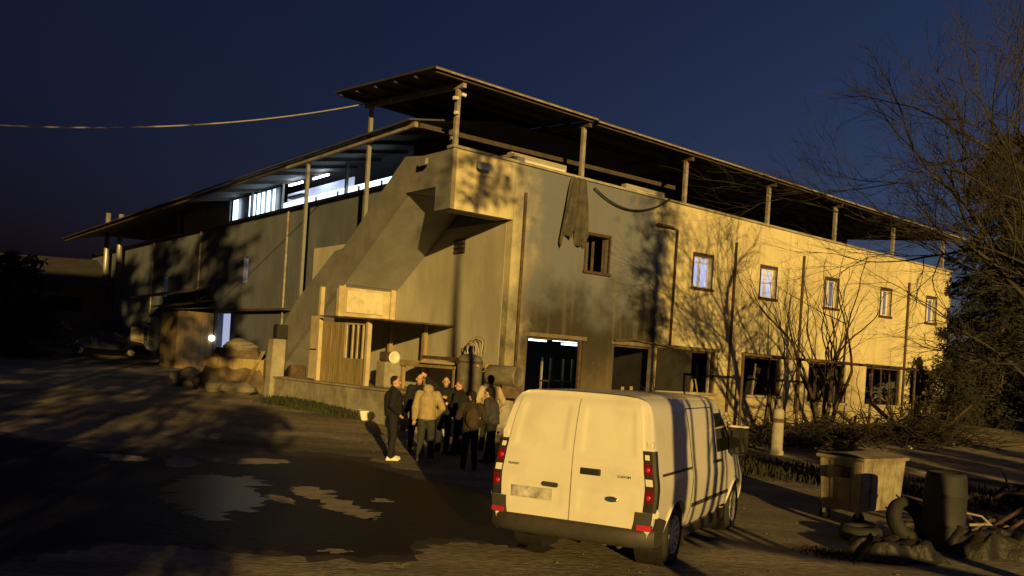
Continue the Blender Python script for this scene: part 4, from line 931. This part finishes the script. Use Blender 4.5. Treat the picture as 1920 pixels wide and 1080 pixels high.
for (xa, ya, xb, yb, h, lab) in ((955, 297, 1058, 322, .42, 'long pale panel lying behind the parapet next to the corner'), (1170, 348, 1242, 366, .36, 'pale panel lying behind the parapet past the hanging cloth')):
    a_, za = pxR(xa, ya, -.5); b_, zb_ = pxR(xb, yb, -.5)
    pt = thing('stored_panel', lab, 'panel', RF(a_, 8.0, -.5))
    ch(MB().hexa([RF(s, z, o) for s in (a_, b_) for z in (7.6, PZ(s)+h) for o in (-.4, -.62)]).build('board', M_galv if False else mat('pale_sheet', (.36, .35, .31), .8, .25, 1.5)), pt)
    ch(MB().hexa([RF(s, z, o) for s in (a_+.5, b_-.1) for z in (PZ(s)+h*.35, PZ(s)+h*.6) for o in (-.33, -.395)]).build('strip', M_pvc), pt)
# ------------------------------------------------------------------ right-hand yard
M_bin = mat('bin_metal', (.36, .33, .24), .6, .4, 4, .25, 25, stain=(.2, .16, .1), sscale=2.5, metal=.2)
m0 = gnd(1612, 986); wc = thing('waste_container', 'dented grey wheeled waste container with closed lid', 'waste container', m0, RAD(39))
# local x along the broad face, y into depth
def taper(x, y, z): k = .90+.10*z/1.05; return V((.68+(x-.68)*k, .40+(y-.40)*k, .20+z*.86))
def bx(mb, x0, x1, y0, y1, z0, z1): return mb.hexa([taper(x, y, z) for x in (x0, x1) for y in (y0, y1) for z in (z0, z1)])
bx(MB(), 0, 1.36, 0, .80, 0, 1.0).build('body', M_bin, wc, bevel=.02)
bx(MB(), -.04, 1.40, -.04, .84, .95, 1.01).build('rim', M_bin, wc, bevel=.01)
mb = MB(); mb.grid(12, 8, lambda a, b: V((-.05+1.46*a, -.05+.9*b, 1.075+.035*math.sin(math.pi*b)**.8+.012*math.sin(a*9)))); mb.build('lid', M_bin, wc, True)
for x in (.3, .68, 1.06): bx(MB(), x-.03, x+.03, -.02, .0, .1, .92).build('rib', M_bin, wc)
for y in (.25, .55): bx(MB(), -.02, 0, y-.03, y+.03, .1, .92).build('rib', M_bin, wc)
for x in (-.12, 1.38): bx(MB(), x, x+.1, .22, .58, .62, .82).build('trunnion', M_blackp, wc)
for x in (.12, 1.24):
    for y in (.10, .70):
        w = MB().tube([(x-.03, y, .09), (x+.03, y, .09)], .09, 16).build('castor', M_rubber, wc, True); MB().bar((x, y, .10), (x, y, .22), .08, .05).build('fork', M_steel, w)
# blue-grey drum
M_drum = mat('drum_plastic', (.020, .022, .025), .75, .3, 5)
d0 = gnd(1766, 1030); dm = thing('plastic_drum', 'dark blue-grey plastic drum standing among scrap', 'drum', d0)
MB().lathe((0, 0, 0), (0, 0, 1), [(0, .0), (.0, .24), (.04, .27), (.30, .285), (.33, .30), (.37, .285), (.72, .285), (.75, .30), (.79, .285), (1.02, .27), (1.08, .25), (1.08, .22), (1.05, .21), (1.05, 0)], 28).build('shell', M_drum, dm, True)
for z in (.35, .77): MB().lathe((0, 0, z), (0, 0, 1), [(-.02, .30), (0, .312), (.02, .30)], 28).build('hoop', M_drum, dm, True)
# tyres
def tyre(lab, p, R, r, tilt=(0, 0), wd=.2):
    o = thing('old_tyre', lab, 'tyre', p, 0, 'scrap tyres'); ax = Matrix.Rotation(tilt[0], 3, 'X') @ Matrix.Rotation(tilt[1], 3, 'Y') @ V((0, 0, 1))
    lift = abs(ax.z)*wd/2+math.sqrt(max(0, 1-ax.z**2))*R
    MB().lathe((0, 0, lift), ax, [(-wd/2, r), (-wd/2, (R+r)/2), (-wd*.42, R-.02), (-wd*.2, R), (wd*.2, R), (wd*.42, R-.02), (wd/2, (R+r)/2), (wd/2, r), (wd*.35, r-.01), (-wd*.35, r-.01), (-wd/2, r)], 28).build('tread', M_rubber, o, True)
    return o
tyre('scrap tyre lying flat in front of the waste container', gnd(1640, 1040), .33, .19)
tyre('scrap tyre leaning near the blue-grey drum', gnd(1700, 1022), .34, .2, (RAD(62), RAD(20)))
tyre('scrap tyre lying beside the torn black bag', gnd(1612, 1012), .30, .17)
# torn bags
def bag(lab, p, r, m, seed, name='rubbish_bag', cat='bag', group=None):
    rn = random.Random(seed); mb = MB(); mb.ball((0, 0, r.z*.8), r, 40, 26); ph = [rn.uniform(0, 6) for _ in range(6)]
    for v_ in mb.v:
        n = math.sin(v_.x*9/r.x*.3+ph[0])*math.sin(v_.y*8/r.y*.3+ph[1])+.6*math.sin(v_.z*14/r.z*.3+ph[2]+v_.x*6); f = 1+.16*n+.10*abs(math.sin(v_.x*13+ph[4]))*abs(math.sin(v_.z*17+ph[5]))+rn.gauss(0, .012)+.07*abs(math.sin(v_.x*31+v_.z*19+ph[0]))-.06*abs(math.sin(v_.y*27-v_.x*15+ph[1])); v_.x *= f; v_.y *= f; v_.z = max(-.02, v_.z*(1+.08*math.sin(ph[3]+v_.x*7)))
    o = mb.build(name, m, None, True); o.location = p; o.rotation_euler = (0, 0, rn.uniform(0, 3)); return tag(o, lab, cat, group)
M_bag = mat('black_bag', (.014, .013, .012), .6, .3, 9, .6, 18); M_sack = mat('white_sack', (.20, .185, .155), .85, .3, 6, .4, 20)
def tarp(lab, p, w, d, h, seed, m):
    rn = random.Random(seed); ph = [rn.uniform(0, 6) for _ in range(8)]; mb = MB()
    def f(a, b):
        e = min(1, 6*min(a, 1-a, b, 1-b)); x = (a-.5)*w; y = (b-.5)*d
        z = h*e*(.45+.3*abs(math.sin(7*a+4*b+ph[0]))+.25*abs(math.sin(11*b-6*a+ph[1]))+.12*abs(math.sin(23*a+17*b+ph[2])))
        return V((x+.06*math.sin(13*b+ph[3]), y+.06*math.sin(15*a+ph[4]), z+.01))
    mb.grid(36, 30, f); o = mb.build('crumpled_tarp', m, None, True); o.location = p; o.rotation_euler = (0, 0, rn.uniform(-.4, .4)); return tag(o, lab, 'tarp')
tarp('crumpled black tarp between the tyres and the drum', gnd(1680, 1050), 1.1, .6, .26, 4, M_bag)
tarp('crumpled black tarp in front of the bent pipe scrap', gnd(1860, 1042), 1.3, .7, .34, 8, M_bag)
# bent pipe scrap heaps right of the drum
rn = random.Random(14)
for i, (px, py, n, lab) in enumerate(((1830, 1000, 9, 'heap of bent rusty pipes beside the blue-grey drum'), (1895, 1010, 8, 'heap of bent rusty pipes farther from the drum'), (1850, 940, 7, 'low heap of rusty scrap rods behind the pipe heaps'))):
    sc = thing('scrap_heap', lab, 'scrap metal', gnd(px, py))
    for q in range(n):
        a = rn.uniform(0, 6.3); L = rn.uniform(.6, 1.4); p = V((rn.gauss(0, .3), rn.gauss(0, .25), .03)); d = V((math.cos(a), math.sin(a)*.6, rn.uniform(.15, .9))).normalized()
        k1 = p+d*L*.5; k2 = k1+(d+V((rn.gauss(0, .6), rn.gauss(0, .4), -.5))).normalized()*L*.5; k2.z = max(.03, k2.z)
        MB().tube([p, p.lerp(k1, .7), k1, k1.lerp(k2, .4), k2], rn.choice((.018, .025, .035)), 6).build('pipe', rn.choice((M_rust, M_rust, M_steel)), sc, True)
    for q in range(3):
        p = V((rn.gauss(0, .35), rn.gauss(0, .3), .05)); a = rn.uniform(0, 3); MB().bar(p, p+V((math.cos(a)*.9, math.sin(a)*.6, rn.uniform(.05, .45))), .14, .02).build('sheet_strip', M_rust, sc)
# stout white bollard
b0 = gnd(1455, 852); bl = thing('concrete_bollard', 'stout white concrete bollard by the brush heap', 'bollard', b0)
MB().lathe((0, 0, 0), (0, 0, 1), [(-.1, 0), (-.1, .2), (.1, .2), (.12, .17), (1.22, .16), (1.28, .13), (1.31, .0)], 20).build('shaft', mat('white_concrete', (.36, .34, .30), .8, .3, 4, .3, 20), bl, True)
MB().lathe((0, 0, .9), (0, 0, 1), [(0, .168), (.12, .166)], 20).build('band', M_rust, bl, True)
# pipe frame in front of the facade
pf = thing('pipe_frame', 'thin rusty pipe frame with one long top rail before the facade', 'frame', on_r(12, 4))
def fch(o): o.parent = pf; o.matrix_parent_inverse = Matrix.Translation(-V(pf.location)); return o
ra = pxR(1392, 664, 4.0); rb = pxR(1722, 694, 4.0)
fch(MB().tube([RF(*ra, 4.0), RF(*rb, 4.0)], .045, 8).build('rail', M_rust, None, True))
for x in (1394, 1500, 1636, 1716):
    s, z = pxR(x, 664+(x-1392)*.091, 4.0); g0 = on_r(s, 4.0); fch(MB().tube([RF(s, z, 4.0), g0], .045, 8).build('post', M_rust, None, True))
# brush heaps: countless twigs
M_brush = mat('charred_brush', (.028, .022, .017), .9, .5, 6)
def brush(lab, c, w, d, h, n, seed, m):
    rn = random.Random(seed); mb = MB()
    for i in range(n):
        p = c+DR*rn.gauss(0, w*.4)+NR*rn.gauss(0, d*.4)+UP*(abs(rn.gauss(0, h*.32))); a = rn.uniform(0, 6.28); L = rn.uniform(.4, 1.3); dd = V((math.cos(a), math.sin(a), rn.uniform(-.15, .75))); q = p+dd*L*.5+V((0, 0, rn.gauss(0, .06))); e = q+(dd+V((rn.gauss(0, .4), rn.gauss(0, .4), rn.gauss(-.1, .3))))*L*.5
        mb.tube([p, q, e], [rn.uniform(.008, .026), .010, .004], 4, caps=False)
    return tag(mb.build('brush_heap', m, None, True, recalc=False, weld=False), lab, 'brush', None, 'stuff')
brush('heap of dry cut branches before the ground-floor openings', on_r(8.6, 4.5), 4.2, 2.2, 1.1, 800, 2, M_brush)
brush('second heap of dry cut branches under the leafless tree', on_r(14.5, 5.0), 4.5, 2.2, 1.2, 800, 3, M_brush)
M_grass = mat('dry_grass', (.035, .032, .016), .95, .5, 6)
def weeds(lab, pts, n, hmax, seed, m=M_grass, sp=.35):
    rn = random.Random(seed); mb = MB()
    for i in range(n):
        c = rn.choice(pts)+V((rn.gauss(0, sp), rn.gauss(0, sp), 0)); c.z = terr(c.x, c.y)-.01; a = rn.uniform(0, 6.28); h = hmax*rn.uniform(.3, 1); b = V((math.cos(a), math.sin(a), 0))*h*rn.uniform(.15, .6); s = V((-b.y, b.x, 0)).normalized()*.012
        k = len(mb.v); mb.v += [c-s, c+s, c+b*.5+UP*h*.7+s, c+b*.5+UP*h*.7-s, c+b+UP*h*.9]; mb.f += [[k, k+1, k+2, k+3], [k+3, k+2, k+4]]
    return tag(mb.build('weeds', m, None, recalc=False, weld=False), lab, 'weeds', None, 'stuff')
gp = [gnd(1390+i*22, 868+i*3.2+(i % 3)*8) for i in range(26)]
weeds('rough dry grass along the verge behind the waste container', gp, 5200, .28, 5, sp=.5)
weeds('small tuft of grass on the road by the tyres', [gnd(1575, 1045), gnd(1545, 1038)], 300, .10, 6, sp=.14)
gp = [gnd(515+i*9, 755+i*1.6) for i in range(20)]
weeds('dark low weeds along the foot of the porch plinth', gp, 5200, .34, 7, mat('weed_green', (.035, .045, .02), .95, .5, 6), sp=.28)
# kerb stones at the road edge
kb = struct(bpy.data.objects.new('kerb', None)); COL.objects.link(kb)
ka, kz = gnd(1640, 872), gnd(1990, 925); n = 12
for i in range(n):
    p, q = ka.lerp(kz, i/n), ka.lerp(kz, (i+.97)/n); p.z = q.z = .045; MB().bar(p, q, .16, .13).build('kerb_stone', M_conc, kb, bevel=.012)
# litter
rn = random.Random(77)
for i, (px, py, lab) in enumerate(((1705, 842, 'crumpled white paper scrap at the foot of the last frame post'), (1785, 835, 'crushed pale can beside the evergreen shrub'), (1868, 843, 'flattened white carton near the kerb end'), (1570, 838, 'pale plastic scrap at the tip of the brush heap'), (1650, 990, 'crushed pale can under the waste container'))):
    p = gnd(px, py); mb = MB(); mb.ball((0, 0, .05), (.13, .07, .06), 8, 6)
    for v_ in mb.v: v_ += V((rn.gauss(0, .012), rn.gauss(0, .012), rn.gauss(0, .008)))
    o = mb.build('litter', mat('litter_white', (.72, .70, .66), .6, .2, 9), None); o.location = p; o.rotation_euler = (0, 0, rn.uniform(0, 3)); tag(o, lab, 'litter')
# ------------------------------------------------------------------ porch and terrace clutter
PT = PF+.065
wt = thing('work_table', 'rough timber work table against the porch wall', 'table', LF(1.9, PT, 1.0))
ch(B(LF, .3, 3.5, 1.98, 2.06, .5, 1.55).build('table_top', M_wood), wt)
for s in (.45, 3.35):
    for o in (.6, 1.45): ch(B(LF, s-.05, s+.05, PT, 1.98, o-.05, o+.05).build('leg', M_wood), wt)
for i, (s0, s1, o, z, lab) in enumerate(((.1, 3.7, .62, 2.12, 'long beam at the wall side of the work table'), (-.3, 3.4, .85, 2.13, 'long beam jutting past the end of the work table'), (.4, 3.9, 1.1, 2.11, 'beam lying along the middle of the work table'), (.6, 3.2, .74, 2.27, 'beam on top of the two wall-side beams'), (-.6, 2.2, 1.4, 2.12, 'pale batten at the outer edge of the work table'))):
    tag(MB().bar(LF(s0, z, o), LF(s1, z+.02*(i-2), o+.1), .14 if i < 4 else .07, .11 if i < 4 else .06).build('timber_beam', M_rust if i in (0, 3) else (M_wood if i < 4 else M_woodp)), lab, 'timber', 'timber on the work table')
# upright tank and drum lying on a stand
tk = thing('steel_tank', 'grey upright steel tank with pipe stub beside the group', 'tank', LF(-.15, PT, 1.35))
M_tank = mat('tank_grey', (.20, .185, .15), .65, .4, 4, .2, 20, metal=.2)
MB().lathe((0, 0, 0), (0, 0, 1), [(0, 0), (0, .33), (.06, .36), (1.0, .36), (1.12, .30), (1.18, .12), (1.18, .06), (1.42, .06), (1.42, 0)], 26).build('shell', M_tank, tk, True)
MB().lathe((0, 0, .95), (0, 0, 1), [(-.03, .365), (0, .38), (.03, .365)], 26).build('band', M_rust, tk, True)
p = LF(-.75, PT, .55); ld = thing('steel_drum', 'round-ended steel drum lying beside the upright tank', 'drum', p)
ax = (DR*.35+NR*.9).normalized()
MB().lathe(V((0, 0, .62)), ax, [(-.5, 0), (-.5, .28), (-.48, .30), (.46, .30), (.5, .28), (.47, .26), (.47, 0)], 26).build('shell', M_tank, ld, True)
for s in (-.3, .3): MB().box(-.3, .3, -.06, .06, 0, .36).build('cradle', M_rust, ld).location = V(ax)*s
# wire coil
wc2 = thing('wire_coil', 'loose coil of pale wire leaning on the facade wall over the table', 'wire', LF(1.1, 2.16, .35))
rn = random.Random(5)
for q in range(6):
    R = .42-.03*q*rn.uniform(.6, 1.3); pts = []
    for i in range(33):
        t = 2*math.pi*i/32; pts.append(DL*math.cos(t)*R+UP*(.42+math.sin(t)*R)+NL*(.05*q-.1+.05*math.sin(2*t+q)))
    MB().tube(pts, .014, 5, caps=False).build('turn', M_woodp if q % 2 else M_steel, wc2, True)
p = LF(3.75, PT, 1.75); wd = thing('washing_machine', 'old white washing machine with round door on the porch', 'appliance', p, math.atan2(DR.y, DR.x))
MB().box(-.3, .3, -.28, .28, 0, .8).build('cabinet', mat('enamel', (.30, .28, .22), .5, .35, 5), wd, bevel=.02)
MB().lathe((0, -.285, .95), (0, -1, 0), [(0, .0), (.0, .2), (.05, .2), (.05, .13), (.02, .11), (.02, 0)], 24).build('door_ring', M_pvc, wd, True)
MB().box(-.24, .24, -.25, .25, .80, 1.12).build('top_case', M_rust, wd, bevel=.03)
sk = gnd(694, 788); si = thing('ceramic_sink', 'white ceramic sink dumped beside the weeds', 'sink', sk, RAD(20))
mb = MB(); mb.grid(16, 10, lambda a, b: V(((a-.5)*.75, (b-.5)*.5, .30-.2*(math.sin(math.pi*a)*math.sin(math.pi*b))**.5))); mb.build('basin', M_pvc, si, True)
MB().hexa([V((x*(.30+.08*z/.3), y*(.2+.05*z/.3), z)) for x in (-1, 1) for y in (-1, 1) for z in (0, .29)]).build('outer', M_pvc, si, bevel=.02)
# ------------------------------------------------------------------ left side of the yard
def on_l(s, o): p = LF(s, 0, o); p.z = terr(p.x, p.y)-.05; return p
cp_ = thing('concrete_post', 'pale square concrete post standing beside the sack pile', 'post', on_l(10.6, 2.65))
MB().hexa([(DR*x*(.27-.03*z/2.3)+NR*y*.25+V((.04*z/2.3, 0, 0))+UP*z) for x in (-1, 1) for y in (-1, 1) for z in (0, 2.2)]).build('shaft', M_conc, cp_, bevel=.02)
MB().hexa([(DR*(x*.22+.15)+NR*y*.2+UP*z) for x in (-1, 1) for y in (-1, 1) for z in (2.2, 2.75)]).build('meter_box', M_blackp, cp_, bevel=.03)
rn = random.Random(9)
bb = thing('covered_crate', 'big crate under a brown tarpaulin in the sack pile', 'crate', on_l(13.2, 3.0))
mb = MB(); mb.grid(20, 20, lambda a, b: V(((a-.5)*2.6, (b-.5)*1.8, 1.75*min(1, 5*min(a, 1-a, b, 1-b))**.6+.06*math.sin(a*21)*math.sin(b*17)-.1))); mb.build('tarpaulin', mat('tarp_brown', (.13, .10, .065), .9, .5, 3, .4, 12), bb, True)
MB().box(-1.15, 1.15, -.75, .75, 0, 1.3).build('box', M_wood, bb)
for i, (s, o, r, lab) in enumerate(((11.6, 3.6, V((.75, .45, .30)), 'long white sack in front of the covered crate'), (12.7, 4.0, V((.55, .45, .32)), 'plump white sack next to the long one'), (15.2, 4.2, V((.70, .50, .42)), 'white sack at the shed end of the pile'), (14.0, 4.0, V((.5, .4, .35)), 'grey sack between the white ones'))):
    bag(lab, on_l(s, o), r, M_sack if i != 3 else M_tarp, 60+i, 'sack', 'sack', 'sacks in the pile')
o = bag('pale sack thrown on top of the covered crate', on_l(13.2, 3.0)+UP*1.55, V((.7, .5, .28)), M_sack, 70, 'sack', 'sack', 'sacks in the pile')
hd = thing('dark_cabinet', 'dark steel cabinet behind the concrete post', 'cabinet', on_l(11.3, 1.6))
MB().hexa([(DR*x*.35+NR*y*.4+UP*z) for x in (-1, 1) for y in (-1, 1) for z in (0, 2.6)]).build('case', M_blackp, hd, bevel=.03)
MB().hexa([(DR*x*.3+NR*(.41+.02*y)+UP*z) for x in (-1, 1) for y in (-1, 1) for z in (.2, 2.4)]).build('door', M_rust, hd)
# far-left: low building, hedge, parked car, cabinet
fb = thing('low_outbuilding', 'low dark outbuilding with pitched roof and one small window', 'building', V((-34, 62, 1.4)))
fx = Matrix.Rotation(RAD(8), 3, 'Z')
def F(*p): return fx @ V(p)
def fbx(x0, x1, y0, y1, z0, z1): return MB().hexa([F(x, y, z) for x in (x0, x1) for y in (y0, y1) for z in (z0, z1)])
M_fb = mat('outbuilding_wall', (.20, .15, .12), .9, .3, 1)
fbx(-16, 6.5, 0, 9, -.8, 4.6).build('wall', M_fb, fb)
MB().add([F(-17, -1, 4.5), F(7.2, -1, 4.5), F(7.2, 4.5, 6.6), F(-17, 4.5, 6.6), F(-17, 10, 4.5), F(7.2, 10, 4.5)], [(0, 1, 2, 3), (3, 2, 5, 4), (1, 5, 2), (0, 3, 4), (0, 4, 5, 1)]).build('roof', M_roofsheet, fb)
wn_ = fbx(2.2, 4.4, -.06, -.01, 2.6, 3.6).build('window', M_dark, fb); fbx(2.1, 4.5, -.1, -.061, 2.5, 2.6).build('sill', M_conc, wn_); fbx(3.27, 3.33, -.09, -.062, 2.6, 3.6).build('mullion', M_rust, wn_)
conifer('yard_bush', 'broad dark bush in front of the low outbuilding', gnd(20, 668), 5.4, 3.6, .1, 91, nb=110, needle=M_need, bark=M_bark, dens=26, ls=.34, shape=.35, cat='bush')
conifer('yard_bush', 'smaller dark bush between the parked car and the awnings', gnd(305, 668), 3.2, 1.4, .1, 92, nb=70, needle=M_need, bark=M_bark, dens=20, ls=.26, shape=.35, cat='bush')
cb = thing('yellow_cabinet', 'yellowish two-door cabinet standing by the parked car', 'cabinet', gnd(263, 664), RAD(-25))
MB().box(-.6, .6, -.3, .3, 0, 1.7).build('case', M_wood, cb, bevel=.02)
for x in (-.29, .29):
    d = MB().box(x-.27, x+.27, -.33, -.302, .9, 1.62).build('door', M_woodp, cb); MB().box(x-.02, x+.02, -.36, -.331, 1.2, 1.3).build('handle', M_steel, d)
MB().box(-.56, .56, -.33, -.302, .1, .84).build('drawer_front', M_woodp, cb)
# parked dark car
M_carp = mat('dark_car_paint', (.010, .010, .013), .25, .1, 3, coat=.5)
cr = thing('parked_car', 'dark saloon car parked in the unlit yard', 'car', gnd(195, 668), RAD(-62))
prof = [(-2.1, .45), (-2.15, .75), (-1.9, .92), (-1.35, .98), (-.75, 1.40), (.45, 1.43), (1.15, 1.0), (1.95, .86), (2.12, .65), (2.1, .4)]
mb = MB(); n = len(prof)
for x, k in ((-.84, .0), (-.80, .02), (.80, .02), (.84, .0)): mb.v += [V((x*(1 if z < 1 else .82), y, z+(k if 1 <= i <= 8 else 0))) for i, (y, z) in enumerate(prof)]
for q in range(3):
    for i in range(n-1): mb.f.append([q*n+i, q*n+i+1, (q+1)*n+i+1, (q+1)*n+i])
    mb.f.append([q*n+n-1, q*n, (q+1)*n, (q+1)*n+n-1])
mb.f.append(list(range(n))); mb.f.append([3*n+i for i in range(n)][::-1]); cbod = mb.build('body', M_carp, cr, bevel=.03); autosmooth(cbod, 40)
for sg in (-1, 1):
    for y in (-1.35, 1.35):
        w = MB().lathe((sg*.72, y, .31), (sg, 0, 0), [(-.1, .0), (-.1, .29), (-.06, .31), (.1, .31), (.13, .28), (.13, .2), (.10, .18), (.1, 0)], 24).build('wheel', M_rubber, cr, True); MB().lathe((sg*.72, y, .31), (sg, 0, 0), [(.115, .19), (.125, .0)], 20).build('rim', M_alloy, w)
    MB().box(-.16, .16, -.03, .03, -.06, .06).build('headlight', M_clear, cr).location = (sg*.6, 2.08, .70)
    MB().box(-.16, .16, -.03, .03, -.06, .06).build('tail_lamp', M_red, cr).location = (sg*.6, -2.12, .76)
    MB().add([(sg*.79, -.9, 1.0), (sg*.79, .95, 1.03), (sg*.705, .40, 1.38), (sg*.705, -.68, 1.37)], [(0, 1, 2, 3)]).build('side_window', M_vglass, cr)
MB().add([(-.62, 1.13, 1.05), (.62, 1.13, 1.05), (.58, .52, 1.42), (-.58, .52, 1.42)], [(0, 1, 2, 3)]).build('windscreen', M_vglass, cr)
MB().add([(-.62, -1.33, 1.02), (.62, -1.33, 1.02), (.58, -.82, 1.40), (-.58, -.82, 1.40)], [(0, 1, 2, 3)]).build('rear_window', M_vglass, cr)

# door lamp beside the shed and scattered stones
lp_ = onpl(397, 634, LF(24.7, 2, 0), DL); dl2 = thing('door_lamp', 'small bright lamp beside the lit doorway', 'lamp', lp_)
MB().ball((0, 0, 0), .16, 12, 8).build('bulb', mat('bulb_white', (.9, .9, .85), .4, 0, 1, emit=(1, .95, .8), es=3.5), dl2, True); MB().bar((0, .1, .1), (0, .35, .2), .05).build('bracket', M_rust, dl2)
rn = random.Random(21); mb = MB()
for i in range(1500):
    y = rn.uniform(8.5, 34); x = rn.uniform(-.62*y, .6*y); r = rn.choice((.008, .01, .012, .015, .022))*rn.uniform(.6, 1.2); z = terr(x, y)
    if y < 20 and x < .3: continue
    c = V((x, y, z+r*.25)); k = len(mb.v)
    mb.v += [c+V((r*rn.uniform(.7, 1.3), 0, 0)), c+V((0, r*rn.uniform(.7, 1.3), 0)), c-V((r*rn.uniform(.7, 1.3), 0, 0)), c-V((0, r*rn.uniform(.7, 1.3), 0)), c+V((0, 0, r*rn.uniform(.4, .9)))]
    mb.f += [[k, k+1, k+4], [k+1, k+2, k+4], [k+2, k+3, k+4], [k+3, k, k+4]]
tag(mb.build('gravel', mat('stone', (.20, .18, .15), .9, .4, 3), None, recalc=False, weld=False), 'loose stones and grit scattered over the yard', 'gravel', None, 'stuff')

rn = random.Random(33)
for i, (s, o, L, lab) in enumerate(((12.0, 3.3, 1.8, 'plank leaning on the covered crate beside the concrete post'), (14.6, 3.4, 2.2, 'long plank leaning on the shed end of the covered crate'), (13.4, 4.3, 1.5, 'short plank lying over the white sacks'))):
    p = on_l(s, o)+UP*.08; tag(MB().bar(p, p+(DL*rn.uniform(-.5, .5)-NL*(.5 if i < 2 else .1)+UP*(1.0 if i < 2 else .25)).normalized()*L, .2, .035).build('loose_plank', M_wood), lab, 'plank')
# charred scrap beams along the foot of the facade
for i in range(16):
    s = 6.5+i*.85+rn.uniform(-.3, .3); o = rn.uniform(1.0, 5.2); p = on_r(s, o)+UP*.1; d = (DR*rn.gauss(0, 1)+NR*rn.gauss(0, .6)+UP*rn.uniform(.1, .8)).normalized()
    tag(MB().bar(p, p+d*rn.uniform(1.0, 2.2), rn.choice((.08, .12, .3)), rn.choice((.04, .08))).build('charred_timber', rn.choice((M_rust, M_dark, M_brush))), 'charred timber %s the brush heaps below the facade' % (['leaning in', 'lying flat before', 'tilted over', 'half buried in', 'fallen across', 'propped behind', 'sticking up from', 'resting beside', 'wedged under', 'slanting out of', 'dropped behind', 'poking through', 'jutting past', 'set crosswise on', 'tumbled off', 'at the far end of'][i]), 'timber', 'charred timbers along the facade foot')
